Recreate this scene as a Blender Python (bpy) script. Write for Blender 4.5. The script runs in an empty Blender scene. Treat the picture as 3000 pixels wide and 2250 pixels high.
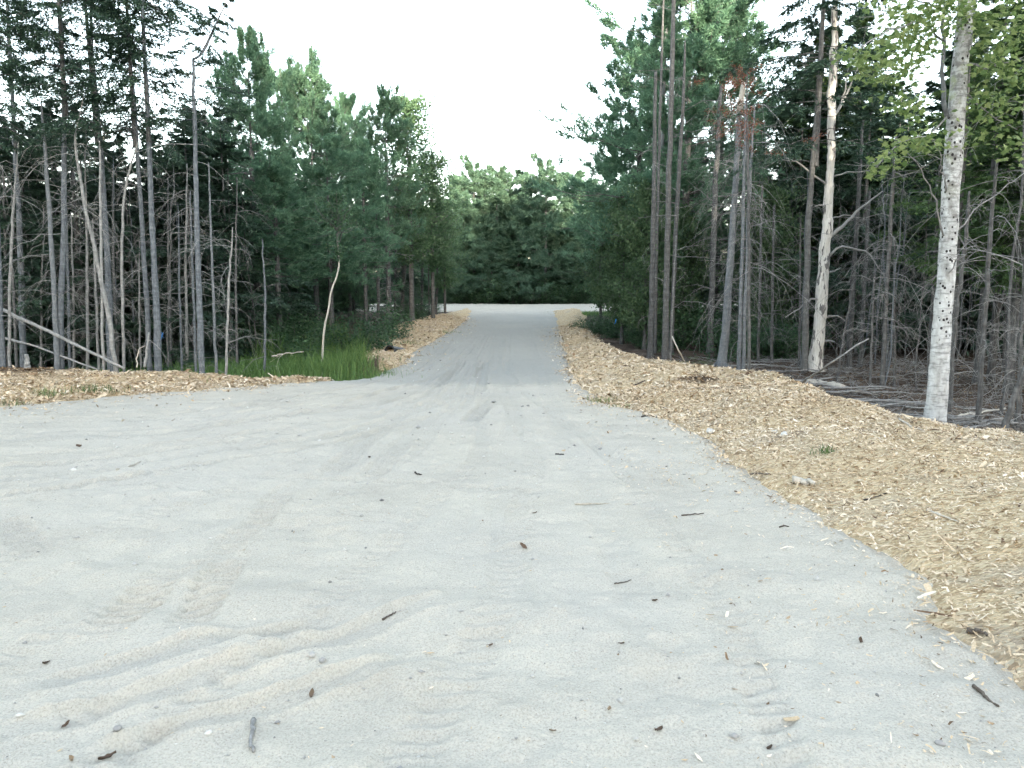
import bpy, math, random
import numpy as np

# ------------------------------------------------------------------ camera, sky, sun, exposure
scene = bpy.context.scene
PW, PH, FPX = 3000.0, 2250.0, 2142.0        # reference frame size and focal length in its pixels
CAM_H = 1.8
HORIZON = 860.0
PITCH = math.atan((PH / 2 - HORIZON) / FPX)

cam_data = bpy.data.cameras.new('camera')
cam_data.sensor_width = 36.0
cam_data.lens = 36.0 * FPX / PW
cam_data.clip_start = 0.05
cam_data.clip_end = 3000.0
cam = bpy.data.objects.new('camera', cam_data)
scene.collection.objects.link(cam)
cam.location = (0, 0, CAM_H)
cam.rotation_euler = (math.pi / 2 - PITCH, 0, 0)
scene.camera = cam

SUN_ELEV = math.radians(6.5)
SUN_FROM = math.radians(168)                 # compass direction the sun stands in, from +Y clockwise
world = bpy.data.worlds.new('World')
scene.world = world
world.use_nodes = True
wn = world.node_tree
for n in list(wn.nodes):
    wn.nodes.remove(n)
w_out = wn.nodes.new('ShaderNodeOutputWorld')
w_bg = wn.nodes.new('ShaderNodeBackground')
w_sky = wn.nodes.new('ShaderNodeTexSky')
w_sky.sky_type = 'NISHITA'
w_sky.sun_disc = False
w_sky.sun_elevation = SUN_ELEV
w_sky.sun_rotation = SUN_FROM
w_sky.air_density = 1.0
w_sky.dust_density = 1.0
w_sky.ozone_density = 1.0
w_hsv = wn.nodes.new('ShaderNodeHueSaturation')
w_hsv.inputs['Saturation'].default_value = 0.56
w_hsv.inputs['Hue'].default_value = 0.496
w_bg.inputs['Strength'].default_value = 0.15
wn.links.new(w_sky.outputs[0], w_hsv.inputs['Color'])
wn.links.new(w_hsv.outputs[0], w_bg.inputs['Color'])
wn.links.new(w_bg.outputs[0], w_out.inputs['Surface'])

sun_data = bpy.data.lights.new('sun', 'SUN')
sun_data.energy = 2.6
sun_data.angle = math.radians(0.6)
sun_data.color = (1.0, 0.89, 0.70)
sun = bpy.data.objects.new('sun', sun_data)
scene.collection.objects.link(sun)
sun.location = (10, -30, 40)
sun.rotation_euler = (math.pi / 2 - SUN_ELEV, 0, math.pi - SUN_FROM)

scene.view_settings.view_transform = 'Standard'
scene.view_settings.look = 'None'
scene.view_settings.gamma = 1.0
scene.view_settings.exposure = 3.35
scene.view_settings.use_curve_mapping = False
scene.render.engine = 'CYCLES'
scene.cycles.use_denoising = True
scene.cycles.debug_use_spatial_splits = True
scene.cycles.use_adaptive_sampling = True
scene.cycles.adaptive_threshold = 0.03
scene.cycles.max_bounces = 6
scene.cycles.diffuse_bounces = 4
scene.cycles.glossy_bounces = 1
scene.cycles.transmission_bounces = 2
scene.cycles.transparent_max_bounces = 6

rng = np.random.default_rng(7)
COL = scene.collection

# ------------------------------------------------------------------ helpers
CP, SP = math.cos(PITCH), math.sin(PITCH)

def ray(u, v):
    a, b = (u - PW / 2) / FPX, (PH / 2 - v) / FPX
    return np.array([a, CP + b * SP, -SP + b * CP])

def at_depth(u, v, Y):
    d = ray(u, v)
    t = Y / d[1]
    return np.array([0, 0, CAM_H]) + d * t

_ky = np.array([-200, 0, 11, 15, 19, 23, 28, 40, 52, 60, 100, 400.0])
_kz = np.array([0.05, 0, 0, -.04, -.12, -.07, .1, .5, .88, 1.0, 1.25, 2.0])
_dy = np.linspace(-200, 400, 6001)
_dz = np.interp(_dy, _ky, _kz)
_dz = np.convolve(np.pad(_dz, 12, mode='edge'), np.ones(25) / 25, mode='valid')

def prof(y):
    return np.interp(y, _dy, _dz)

def at_ground(u, v, off=0.0):
    d = ray(u, v)
    lo = 0.5
    o = np.array([0, 0, CAM_H])
    t = 0.5
    while t < 300:
        p = o + d * t
        if p[2] < prof(p[1]) + off:
            break
        t *= 1.01
    a, b = t / 1.01, t
    for _ in range(30):
        m = (a + b) / 2
        p = o + d * m
        if p[2] < prof(p[1]) + off:
            b = m
        else:
            a = m
    return o + d * b

def hash01(ix, iy, seed):
    h = (ix.astype(np.int64) * 374761393 + iy.astype(np.int64) * 668265263 + seed * 974711) & 0xFFFFFFFF
    h = ((h ^ (h >> 13)) * 1274126177) & 0xFFFFFFFF
    h = (h ^ (h >> 16)) & 0xFFFFFF
    return h / float(0xFFFFFF)

def vnoise(x, y, seed=0):
    x = np.asarray(x, float); y = np.asarray(y, float)
    ix, iy = np.floor(x), np.floor(y)
    fx, fy = x - ix, y - iy
    fx = fx * fx * (3 - 2 * fx); fy = fy * fy * (3 - 2 * fy)
    a = hash01(ix, iy, seed); b = hash01(ix + 1, iy, seed)
    c = hash01(ix, iy + 1, seed); d = hash01(ix + 1, iy + 1, seed)
    return (a * (1 - fx) + b * fx) * (1 - fy) + (c * (1 - fx) + d * fx) * fy - 0.5

def fbm(x, y, seed=0, octv=4):
    s, a = 0, 1.0
    for k in range(octv):
        s = s + a * vnoise(x * 2 ** k, y * 2 ** k, seed + 17 * k)
        a *= 0.5
    return s

def ss(a, b, x):
    t = np.clip((x - a) / (b - a), 0, 1)
    return t * t * (3 - 2 * t)

def seg_dist(x, y, A, B):
    d = B - A
    L2 = max(float(d @ d), 1e-9)
    t = np.clip(((x - A[0]) * d[0] + (y - A[1]) * d[1]) / L2, 0, 1)
    return np.hypot(x - A[0] - t * d[0], y - A[1] - t * d[1]), t

def line_dist(x, y, pts):
    best = np.full(np.shape(x), 1e9)
    for A, B in zip(pts[:-1], pts[1:]):
        d, _ = seg_dist(x, y, np.array(A), np.array(B))
        best = np.minimum(best, d)
    return best

def poly_sdf(x, y, pts):
    """positive inside"""
    x = np.asarray(x, float); y = np.asarray(y, float)
    n = len(pts)
    best = np.full(x.shape, 1e9)
    inside = np.zeros(x.shape, bool)
    for i in range(n):
        A, B = np.array(pts[i]), np.array(pts[(i + 1) % n])
        d, _ = seg_dist(x, y, A, B)
        best = np.minimum(best, d)
        if A[1] != B[1]:
            c = ((A[1] > y) != (B[1] > y)) & (x < (B[0] - A[0]) * (y - A[1]) / (B[1] - A[1]) + A[0])
            inside ^= c
    return np.where(inside, best, -best)

def px_poly(pts):
    return [tuple(at_ground(u, v)[:2]) for u, v in pts]

# ------------------------------------------------------------------ mesh builder
class MB:
    def __init__(self):
        self.v, self.t, self.q, self.c, self.n = [], [], [], [], 0
    def add(self, verts, tris=None, quads=None, tint=0.5):
        verts = np.asarray(verts, float).reshape(-1, 3)
        if tris is not None and len(tris):
            self.t.append(np.asarray(tris, np.int64).reshape(-1, 3) + self.n)
        if quads is not None and len(quads):
            self.q.append(np.asarray(quads, np.int64).reshape(-1, 4) + self.n)
        self.v.append(verts)
        self.c.append(np.broadcast_to(np.asarray(tint, float), (len(verts),)).copy())
        self.n += len(verts)
        return self
    def arrays(self):
        return np.concatenate(self.v), np.concatenate(self.c)
    def mesh(self, name, mat, smooth=False):
        me = bpy.data.meshes.new(name)
        v, c = self.arrays()
        t = np.concatenate(self.t) if self.t else np.zeros((0, 3), np.int64)
        q = np.concatenate(self.q) if self.q else np.zeros((0, 4), np.int64)
        me.vertices.add(len(v))
        me.vertices.foreach_set('co', v.astype(np.float32).ravel())
        loops = np.concatenate([t.ravel(), q.ravel()]).astype(np.int32)
        me.loops.add(len(loops))
        me.loops.foreach_set('vertex_index', loops)
        nt, nq = len(t), len(q)
        start = np.concatenate([np.arange(nt) * 3, nt * 3 + np.arange(nq) * 4]).astype(np.int32)
        me.polygons.add(nt + nq)
        me.polygons.foreach_set('loop_start', start)
        me.polygons.foreach_set('loop_total', np.concatenate([np.full(nt, 3), np.full(nq, 4)]).astype(np.int32))
        if smooth:
            me.polygons.foreach_set('use_smooth', np.ones(nt + nq, bool))
        me.update(calc_edges=True)
        at = me.attributes.new('tint', 'FLOAT', 'POINT')
        at.data.foreach_set('value', c.astype(np.float32))
        if mat is not None:
            for m in (mat if isinstance(mat, (list, tuple)) else [mat]):
                me.materials.append(m)
        return me
    def build(self, name, mat, parent=None, smooth=False, loc=(0, 0, 0)):
        return link(name, self.mesh(name, mat, smooth), parent, loc)

def link(name, me, parent=None, loc=(0, 0, 0), rot=(0, 0, 0), scale=(1, 1, 1)):
    o = bpy.data.objects.new(name, me)
    COL.objects.link(o)
    o.location = loc
    o.rotation_euler = rot
    o.scale = scale
    if parent is not None:
        o.parent = parent
    return o

def tag(o, label=None, cat=None, group=None, kind=None):
    if label: o['label'] = label
    if cat: o['category'] = cat
    if group: o['group'] = group
    if kind: o['kind'] = kind
    return o

def empty(name, loc, label=None, cat=None, group=None):
    o = bpy.data.objects.new(name, None)
    o.empty_display_size = 0.2
    COL.objects.link(o)
    o.location = loc
    return tag(o, label, cat, group)

def unit(a):
    return a / np.maximum(np.linalg.norm(a, axis=-1, keepdims=True), 1e-9)

def tubes(mb, P, R, k=3, tint=0.5, cap=False):
    """P (N,n,3) centre lines, R (N,n) radii"""
    P = np.asarray(P, float); R = np.asarray(R, float)
    if P.ndim == 2:
        P, R = P[None], R[None]
    N, n, _ = P.shape
    if N == 0:
        return
    T = unit(np.gradient(P, axis=1))
    D = unit(P[:, -1] - P[:, 0])
    ax = np.argmin(np.abs(D), axis=1)
    ref = np.eye(3)[ax][:, None, :]
    n1 = unit(np.cross(T, np.broadcast_to(ref, T.shape)))
    n2 = np.cross(T, n1)
    a = np.arange(k) / k * 2 * np.pi
    V = P[:, :, None, :] + R[:, :, None, None] * (np.cos(a)[None, None, :, None] * n1[:, :, None, :] + np.sin(a)[None, None, :, None] * n2[:, :, None, :])
    idx = np.arange(N * n * k).reshape(N, n, k)
    q = np.stack([idx[:, :-1, :], np.roll(idx[:, :-1, :], -1, 2), np.roll(idx[:, 1:, :], -1, 2), idx[:, 1:, :]], -1)
    tint = np.asarray(tint, float)
    tv = np.broadcast_to(tint.reshape(-1, 1), (N, n * k)) if tint.ndim else tint
    tv = np.asarray(tv).ravel() if tint.ndim else tint
    base = mb.n
    mb.add(V.reshape(-1, 3), quads=q.reshape(-1, 4), tint=tv)
    if cap:
        tris = []
        for end in (0, n - 1):
            for j in range(1, k - 1):
                t = np.stack([idx[:, end, 0], idx[:, end, j], idx[:, end, j + 1]], -1)
                tris.append(t if end else t[:, ::-1])
        mb.t.append(np.concatenate(tris) + base)

def resample(P, n):
    P = np.asarray(P, float)
    d = np.r_[0, np.cumsum(np.linalg.norm(np.diff(P, axis=0), axis=1))]
    s = np.linspace(0, d[-1], n)
    return np.stack([np.interp(s, d, P[:, j]) for j in range(P.shape[1])], 1)

# ------------------------------------------------------------------ materials
def new_mat(name):
    m = bpy.data.materials.new(name)
    m.use_nodes = True
    nt = m.node_tree
    for n in list(nt.nodes):
        nt.nodes.remove(n)
    out = nt.nodes.new('ShaderNodeOutputMaterial')
    return m, nt, out

def N(nt, typ, **kw):
    n = nt.nodes.new(typ)
    for k, v in kw.items():
        if hasattr(n, k):
            setattr(n, k, v)
        else:
            n.inputs[k.replace('_', ' ')].default_value = v
    return n

def ramp(nt, src, stops):
    r = nt.nodes.new('ShaderNodeValToRGB')
    el = r.color_ramp.elements
    while len(el) < len(stops):
        el.new(0.5)
    for e, (p, c) in zip(el, stops):
        e.position = p
        e.color = (*c, 1) if len(c) == 3 else c
    nt.links.new(src, r.inputs[0])
    return r.outputs[0]

def mixc(nt, fac, a, b, mode='MIX'):
    m = nt.nodes.new('ShaderNodeMix')
    m.data_type = 'RGBA'
    m.blend_type = mode
    for inp, val in ((m.inputs[0], fac), (m.inputs[6], a), (m.inputs[7], b)):
        if hasattr(val, 'is_linked') or hasattr(val, 'node'):
            nt.links.new(val, inp)
        elif isinstance(val, (int, float)):
            inp.default_value = val
        else:
            inp.default_value = (*val, 1)
    return m.outputs[2]

def texco(nt, scale=(1, 1, 1), out='Object'):
    tc = nt.nodes.new('ShaderNodeTexCoord')
    mp = nt.nodes.new('ShaderNodeMapping')
    mp.inputs['Scale'].default_value = scale
    nt.links.new(tc.outputs[out], mp.inputs[0])
    return mp.outputs[0]

def noise(nt, vec, scale, detail=4, rough=0.55):
    n = nt.nodes.new('ShaderNodeTexNoise')
    n.inputs['Scale'].default_value = scale
    n.inputs['Detail'].default_value = detail
    n.inputs['Roughness'].default_value = rough
    if vec is not None:
        nt.links.new(vec, n.inputs['Vector'])
    return n.outputs[0]

def voro(nt, vec, scale, out='Color', feature='F1'):
    n = nt.nodes.new('ShaderNodeTexVoronoi')
    n.feature = feature
    n.inputs['Scale'].default_value = scale
    nt.links.new(vec, n.inputs['Vector'])
    return n.outputs[out]

def math_n(nt, op, a, b=None, clamp=False):
    m = nt.nodes.new('ShaderNodeMath')
    m.operation = op
    m.use_clamp = clamp
    for inp, val in ((m.inputs[0], a), (m.inputs[1], b)):
        if val is None:
            continue
        if isinstance(val, (int, float)):
            inp.default_value = val
        else:
            nt.links.new(val, inp)
    return m.outputs[0]

def bump(nt, h, strength, dist, prev=None):
    b = nt.nodes.new('ShaderNodeBump')
    b.inputs['Strength'].default_value = strength
    b.inputs['Distance'].default_value = dist
    nt.links.new(h, b.inputs['Height'])
    if prev is not None:
        nt.links.new(prev, b.inputs['Normal'])
    return b.outputs[0]

def attr(nt, name='tint'):
    a = nt.nodes.new('ShaderNodeAttribute')
    a.attribute_name = name
    return a.outputs['Fac']

def finish(nt, out, col, rough=0.85, nrm=None, spec=0.2):
    p = nt.nodes.new('ShaderNodeBsdfPrincipled')
    p.inputs['Roughness'].default_value = rough
    p.inputs['Specular IOR Level'].default_value = spec
    if isinstance(col, tuple):
        p.inputs['Base Color'].default_value = (*col, 1)
    else:
        nt.links.new(col, p.inputs['Base Color'])
    if nrm is not None:
        nt.links.new(nrm, p.inputs['Normal'])
    nt.links.new(p.outputs[0], out.inputs[0])
    return p

M = {}

def leaf_mat(name, dark, mid, light, trans=0.3, rough=0.6, per_tree=0.25):
    m, nt, out = new_mat(name)
    oi = nt.nodes.new('ShaderNodeObjectInfo')
    c = ramp(nt, attr(nt), [(0.0, dark), (0.5, mid), (1.0, light)])
    hs = nt.nodes.new('ShaderNodeHueSaturation')
    v = math_n(nt, 'MULTIPLY_ADD', oi.outputs['Random'], per_tree)
    nt.nodes[-1].inputs[2].default_value = 1.0 - per_tree / 2
    nt.links.new(v, hs.inputs['Value'])
    nt.links.new(c, hs.inputs['Color'])
    p = nt.nodes.new('ShaderNodeBsdfPrincipled')
    p.inputs['Roughness'].default_value = rough
    p.inputs['Specular IOR Level'].default_value = 0.3
    nt.links.new(hs.outputs[0], p.inputs['Base Color'])
    tr = nt.nodes.new('ShaderNodeBsdfTranslucent')
    nt.links.new(hs.outputs[0], tr.inputs['Color'])
    mx = nt.nodes.new('ShaderNodeMixShader')
    mx.inputs[0].default_value = trans
    nt.links.new(p.outputs[0], mx.inputs[1])
    nt.links.new(tr.outputs[0], mx.inputs[2])
    nt.links.new(mx.outputs[0], out.inputs[0])
    M[name] = m
    return m

leaf_mat('fir_needle', (.02, .04, .029), (.038, .074, .05), (.072, .122, .075), 0.22)
leaf_mat('fir_light_needle', (.03, .06, .025), (.06, .115, .045), (.11, .18, .06), 0.3)
leaf_mat('pine_needle', (.065, .135, .088), (.12, .225, .14), (.19, .315, .19), 0.5)
leaf_mat('pine_far_needle', (.06, .115, .08), (.10, .18, .118), (.155, .235, .15), 0.42)
leaf_mat('aspen_leaf', (.055, .11, .058), (.10, .175, .088), (.16, .235, .12), 0.45)
leaf_mat('leafy_leaf', (.045, .085, .045), (.085, .145, .07), (.14, .205, .095), 0.4)
leaf_mat('shrub_leaf', (.03, .065, .035), (.055, .115, .058), (.10, .18, .08), 0.35)
leaf_mat('maple_leaf', (.07, .12, .04), (.155, .22, .075), (.27, .32, .13), 0.5, 0.45)
leaf_mat('rust_needle', (.09, .035, .022), (.18, .07, .042), (.27, .12, .075), 0.2)
leaf_mat('grass_blade', (.05, .11, .035), (.10, .19, .055), (.19, .27, .085), 0.4)
leaf_mat('fern_frond', (.06, .12, .03), (.12, .19, .05), (.2, .25, .08), 0.35)
leaf_mat('dry_leaf', (.07, .045, .03), (.14, .09, .06), (.26, .19, .12), 0.2)

def bark_mat(name, dark, mid, light, ring=0.5, lichen=None):
    m, nt, out = new_mat(name)
    v = texco(nt)
    vs = texco(nt, (9, 9, 2.2))
    n1 = noise(nt, vs, 4.0, 6, 0.65)
    n2 = noise(nt, texco(nt, (1, 1, 6)), 3.0, 3)
    n3 = noise(nt, v, 40, 3)
    f = math_n(nt, 'ADD', math_n(nt, 'MULTIPLY', n1, 0.65), math_n(nt, 'MULTIPLY', n2, 0.35))
    c = ramp(nt, f, [(0.33, dark), (0.5, mid), (0.66, light)])
    c = mixc(nt, math_n(nt, 'MULTIPLY', math_n(nt, 'SUBTRACT', attr(nt), 0.5), 0.9, True), c, (.42, .42, .40))
    if lichen:
        lf = ramp(nt, noise(nt, v, 7, 3), [(0.55, (0, 0, 0)), (0.66, (1, 1, 1))])
        c = mixc(nt, lf, c, lichen)
    b = bump(nt, n1, 0.6, 0.02)
    b = bump(nt, n3, 0.3, 0.006, b)
    finish(nt, out, c, 0.9, b, 0.15)
    M[name] = m
    return m

bark_mat('spruce_bark', (.062, .069, .078), (.118, .13, .142), (.205, .22, .235))
bark_mat('brown_bark', (.05, .048, .047), (.097, .096, .094), (.175, .174, .17))
bark_mat('dead_bark', (.115, .112, .108), (.215, .212, .205), (.35, .345, .335))
bark_mat('twig_wood', (.12, .118, .115), (.215, .21, .205), (.33, .325, .315))
bark_mat('log_bark', (.05, .04, .035), (.10, .083, .07), (.17, .145, .125))
bark_mat('pale_wood', (.30, .26, .21), (.46, .41, .34), (.62, .57, .49))
bark_mat('dark_bark', (.028, .024, .022), (.05, .045, .042), (.09, .08, .075))
# ------------------------------------------------------------------ the ground: forest floor, sand road, wood-chip verges
K = 1.3562
def P22(pts):                       # outline points noted on a 2212-pixel wide view
    return [(a * K, b * K) for a, b in pts]

left_edge = px_poly(P22([(1021, 672), (1018, 680), (1005, 700), (960, 727), (900, 762), (868, 795), (835, 812), (790, 818), (560, 832), (300, 852), (0, 879)]))
right_edge = px_poly(P22([(1192, 670), (1197, 690), (1207, 730), (1214, 775), (1222, 815), (1245, 838), (1290, 868), (1420, 905), (1500, 950), (1560, 1000), (1680, 1085), (1760, 1140), (1850, 1180), (1935, 1235), (1975, 1320), (2025, 1400), (2110, 1475), (2230, 1545)]))
right_outer = px_poly(P22([(1262, 676), (1262, 700), (1300, 742), (1400, 783), (1470, 800), (1560, 812), (1720, 832), (1840, 882), (1990, 930), (2212, 975)]))
# carry the verge on past the frame
right_edge += [(3.0, 2.3), (4.5, 1.3), (7.5, -.5), (11, -2)]
right_outer += [(8.2, 6.3), (10.5, 4.2), (16, 1)]
left_edge += [(-12.5, 11.0), (-20, 10.2), (-34, 9.6)]
left_outer_a = px_poly(P22([(1001, 668), (940, 684), (872, 697), (835, 717), (806, 742), (784, 768), (800, 783)]))
left_outer_b = [(-3.3, 16.1), (-4.6, 16.0), (-6.5, 15.4), (-8, 14.9), (-10, 14.6), (-14, 14.2), (-34, 13)]

SAND = ([(-2.1, 47.5), (-9, 48.5), (-40, 50), (-70, 54), (-70, 61), (-30, 59), (0, 58.3), (30, 58.7), (70, 62), (70, 55), (30, 49.5), (10, 48.6), (right_edge[0][0] + .3, 47.5)]
        + right_edge + [(30, -12), (30, -18), (-34, -18)] + left_edge[::-1])
CHIP_R = right_edge + right_outer[::-1]
CHIP_LA = left_edge[:6] + left_outer_a[::-1]
CHIP_LB = left_edge[7:] + left_outer_b[::-1]

def floor_h(x, y):
    h = prof(y) - 0.10 + 0.16 * fbm(x * .35, y * .35, 3) + 0.05 * fbm(x * 1.7, y * 1.7, 5, 3)
    ditch = np.exp(-(((x + 5.2) / 2.6) ** 2 + ((y - 18.5) / 2.6) ** 2))
    h = h - 0.28 * ditch
    return h

# tyre tracks: outline points (full-size view), width, depth, tread depth
def tr(pts, n=40):
    return resample(np.array(px_poly(pts)), n)
TRACKS = [
    (tr([(-200, 2180), (300, 2060), (650, 1960), (950, 1880), (1180, 1800), (1420, 1730)]), .16, .034, 0),
    (tr([(100, 2260), (480, 2120), (800, 2040), (1100, 1960), (1330, 1890)]), .14, .030, 0),
    (tr([(-100, 2040), (300, 1960), (600, 1890), (900, 1830), (1060, 1780)]), .16, .026, 0),
    (tr([(230, 1900), (330, 1840), (450, 1730), (560, 1630)], 24), .24, .03, .055),
    (tr([(500, 1890), (580, 1800), (640, 1700), (700, 1610)], 24), .22, .03, .05),
    (tr([(960, 1400), (1080, 1290), (1200, 1210), (1330, 1140)], 30), .25, .02, .036),
    (tr([(1080, 1410), (1180, 1300), (1290, 1200)], 30), .25, .018, .034),
    (tr([(1370, 1245), (1430, 1180), (1490, 1120)], 20), .26, .024, .045),
    (tr([(0, 1400), (450, 1395), (900, 1400), (1300, 1420), (1700, 1440)], 40), .09, .022, 0),
    (tr([(300, 1410), (600, 1440), (900, 1480), (1300, 1520)], 40), .08, .016, 0),
    (tr([(0, 1230), (500, 1215), (900, 1160), (1200, 1100), (1330, 1020)], 40), .20, .03, 0),
    (tr([(0, 1290), (500, 1270), (950, 1200), (1260, 1110), (1380, 1020)], 40), .20, .03, .024),
    (tr([(850, 1420), (760, 1530), (600, 1650)], 24), .22, .018, .036),
    (tr([(100, 1640), (60, 1560), (0, 1500)], 14), .22, .02, .04),
    (tr([(60, 2120), (300, 2050), (400, 1990)], 20), .24, .02, .045),
    (tr([(1560, 1900), (1480, 1640), (1480, 1400), (1510, 1200), (1480, 1000)], 40), .26, .008, .004),
    (tr([(1900, 1800), (1760, 1500), (1640, 1250), (1570, 1050), (1540, 960)], 40), .26, .008, .004),
]

# vehicles swinging in from the left and running up the track
_r = np.random.default_rng(55)
for k in range(9):
    y0 = 4.6 + k * .75 + _r.uniform(-.2, .2)
    xe = -1.9 + _r.uniform(-.5, 1.2)
    pts = np.array([(-11, y0 + 1.2), (-7.5, y0 + 1.0), (-4.5, y0 + 1.7), (-2.2, y0 + 3.8), (xe * .8, y0 + 7), (xe * .6 - .3, 21)])
    TRACKS.append((resample(pts, 44), _r.uniform(.15, .22), _r.uniform(.018, .028), _r.choice([0, .02, .035, .045])))
for k in range(6):
    x0 = -2.9 + k * .85 + _r.uniform(-.3, .3)
    pts = np.array([(x0 * 1.5 - 1.2, 1.8), (x0 * 1.2 - .5, 4), (x0 * .75, 8), (x0 * .42 - .3, 13), (x0 * .3 - .6, 18), (x0 * .25 - .5, 30)])
    TRACKS.append((resample(pts, 44), _r.uniform(.16, .24), _r.uniform(.005, .012), _r.choice([0, .012, .02])))

def sand_h(x, y, sd, rut_shade=None):
    h = prof(y) + 0.035 * fbm(x * .4, y * .4, 11, 3) + 0.016 * fbm(x * 2.1, y * 2.1, 12, 3) + 0.032 * fbm(x * 6, y * 6, 13, 3)
    # broad ridges pushed up by a turning vehicle, low at the left
    a = x * .30 + y * .95
    b = x * .95 - y * .30
    m = ss(-4.5, -2.0, x) * (1 - ss(.2, 1.6, x)) * (1 - ss(4.0, 5.5, y))
    h = h + m * 0.06 * vnoise(b * .45, a * 3.4, 31)
    m2 = (1 - ss(5, 9, y))
    h = h + (1 - ss(4.5, 8, y)) * .05 * ss(.02, .35, fbm(x * .7, y * .7, 14, 2)) * fbm(x * 5, y * 7, 15, 3)
    h = h + m2 * 0.040 * vnoise(b * .8, a * 4.0, 37)
    for pts, w, dep, tread in TRACKS:
        x0, x1 = pts[:, 0].min() - .5, pts[:, 0].max() + .5
        y0, y1 = pts[:, 1].min() - .5, pts[:, 1].max() + .5
        k = (x > x0) & (x < x1) & (y > y0) & (y < y1)
        if not k.any():
            continue
        xs, ys = x[k], y[k]
        best = np.full(xs.shape, 1e9); along = np.zeros(xs.shape); sgn = np.zeros(xs.shape)
        s = 0.0
        tot = np.linalg.norm(np.diff(pts, axis=0), axis=1).sum()
        for A, B in zip(pts[:-1], pts[1:]):
            d, t = seg_dist(xs, ys, A, B)
            L = np.linalg.norm(B - A)
            c = (B[0] - A[0]) * (ys - A[1]) - (B[1] - A[1]) * (xs - A[0])
            c2 = d < best
            best = np.where(c2, d, best)
            along = np.where(c2, s + t * L, along)
            sgn = np.where(c2, np.sign(c), sgn)
            s += L
        fade = ss(0, .5, along) * (1 - ss(tot - .5, tot, along)) * (.55 + .9 * (vnoise(along * .8, 0 * along + w * 50, 41) + .5))
        wob = best + .02 * vnoise(xs * 6, ys * 6, 44)
        inn = 1 - ss(w * .38, w * .62, wob)
        lip = np.exp(-((wob - w * .68) / (w * .16)) ** 2)
        dz = -dep * inn + dep * .55 * lip
        if tread:
            ph = along + sgn * best * .35
            dz = dz + inn * tread * (np.sin(ph * 2 * np.pi / .11) * .5)
        h[k] += dz * fade
        if rut_shade is not None:
            rut_shade[k] = np.maximum(rut_shade[k], inn * np.clip(fade, 0, 1) * min(1, dep / .03) * (.25 if dep > .029 else 1))  # mask for the shade painted inside each tyre track
    out = np.clip(-sd, 0, None)
    return h - 0.30 * ss(0, 1.0, out)

def grid_mesh(name, xs, ys, hfun, keep, mat, tintf=None):
    xs, ys = np.unique(xs), np.unique(ys)
    X, Y = np.meshgrid(xs, ys)
    k = keep(X, Y)
    nx = len(xs)
    Z, extra = hfun(X.ravel(), Y.ravel())
    V = np.stack([X.ravel(), Y.ravel(), Z], 1)
    idx = np.arange(X.size).reshape(X.shape)
    q = np.stack([idx[:-1, :-1], idx[:-1, 1:], idx[1:, 1:], idx[1:, :-1]], -1).reshape(-1, 4)
    kk = k.ravel()
    q = q[kk[q].any(1)]
    used = np.zeros(X.size, bool); used[q.ravel()] = True
    remap = np.cumsum(used) - 1
    mb = MB()
    mb.add(V[used], quads=remap[q], tint=extra[used])
    return mb.build(name, mat, smooth=True)

def steps(a, b, f):
    out = [a]
    while out[-1] < b:
        out.append(out[-1] + f(out[-1]))
    return np.array(out)

# materials of the ground ----------------------------------------------------
m, nt, out = new_mat('road_sand')
v = texco(nt)
g1 = noise(nt, v, 1.1, 4)
g2 = noise(nt, v, 0.35, 3)
g3 = noise(nt, v, 95, 3, .7)
g4 = noise(nt, v, 260, 2, .7)
c = ramp(nt, math_n(nt, 'ADD', math_n(nt, 'MULTIPLY', g1, .6), math_n(nt, 'MULTIPLY', noise(nt, texco(nt, (.35, 1.6, 1)), 1.7, 4, .6), .4)), [(.34, (.405, .378, .325)), (.72, (.515, .478, .405))])
c = mixc(nt, ramp(nt, g2, [(.42, (0, 0, 0)), (.62, (.5, .5, .5))]), c, (.455, .43, .385))
# finer, greyer gravel from the dip onward (the tint attribute marks where it was laid, plus shade painted into the ruts)
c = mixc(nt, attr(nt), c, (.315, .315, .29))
gs = ramp(nt, g3, [(.28, (.70, .70, .71)), (.5, (1, 1, 1)), (.74, (1.16, 1.15, 1.13))])
c = mixc(nt, 1.0, c, gs, 'MULTIPLY')
vc = voro(nt, v, 55, 'Distance')
sp = math_n(nt, 'MULTIPLY', math_n(nt, 'LESS_THAN', vc, .16), math_n(nt, 'GREATER_THAN', noise(nt, v, 12, 2), .52))
c = mixc(nt, sp, c, (.30, .27, .235))
b = bump(nt, g1, .25, .03)
b = bump(nt, noise(nt, v, 16, 5, .7), .8, .03, b)
b = bump(nt, g3, .45, .005, b)
b = bump(nt, g4, .4, .0015, b)
finish(nt, out, c, .95, b, .1)
M['sand'] = m

m, nt, out = new_mat('chip_bed')
v = texco(nt)
vc = voro(nt, texco(nt, (1, 1.9, 1)), 26)
vd = voro(nt, texco(nt, (1, 1.9, 1)), 26, 'Distance')
cc = ramp(nt, math_n(nt, 'ADD', math_n(nt, 'MULTIPLY', vc, 1.0), 0.0), [(0.0, (.26, .185, .11)), (.35, (.44, .335, .205)), (.7, (.56, .45, .295)), (1.0, (.66, .56, .40))])
big = noise(nt, v, 1.3, 4)
cc = mixc(nt, ramp(nt, big, [(.52, (0, 0, 0)), (.70, (.5, .5, .5))]), cc, (.33, .30, .26))
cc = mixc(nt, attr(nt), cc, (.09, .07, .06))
b = bump(nt, vd, .8, .03)
b = bump(nt, noise(nt, v, 60, 3), .4, .01, b)
finish(nt, out, cc, .9, b, .1)
M['chip_bed'] = m

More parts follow.
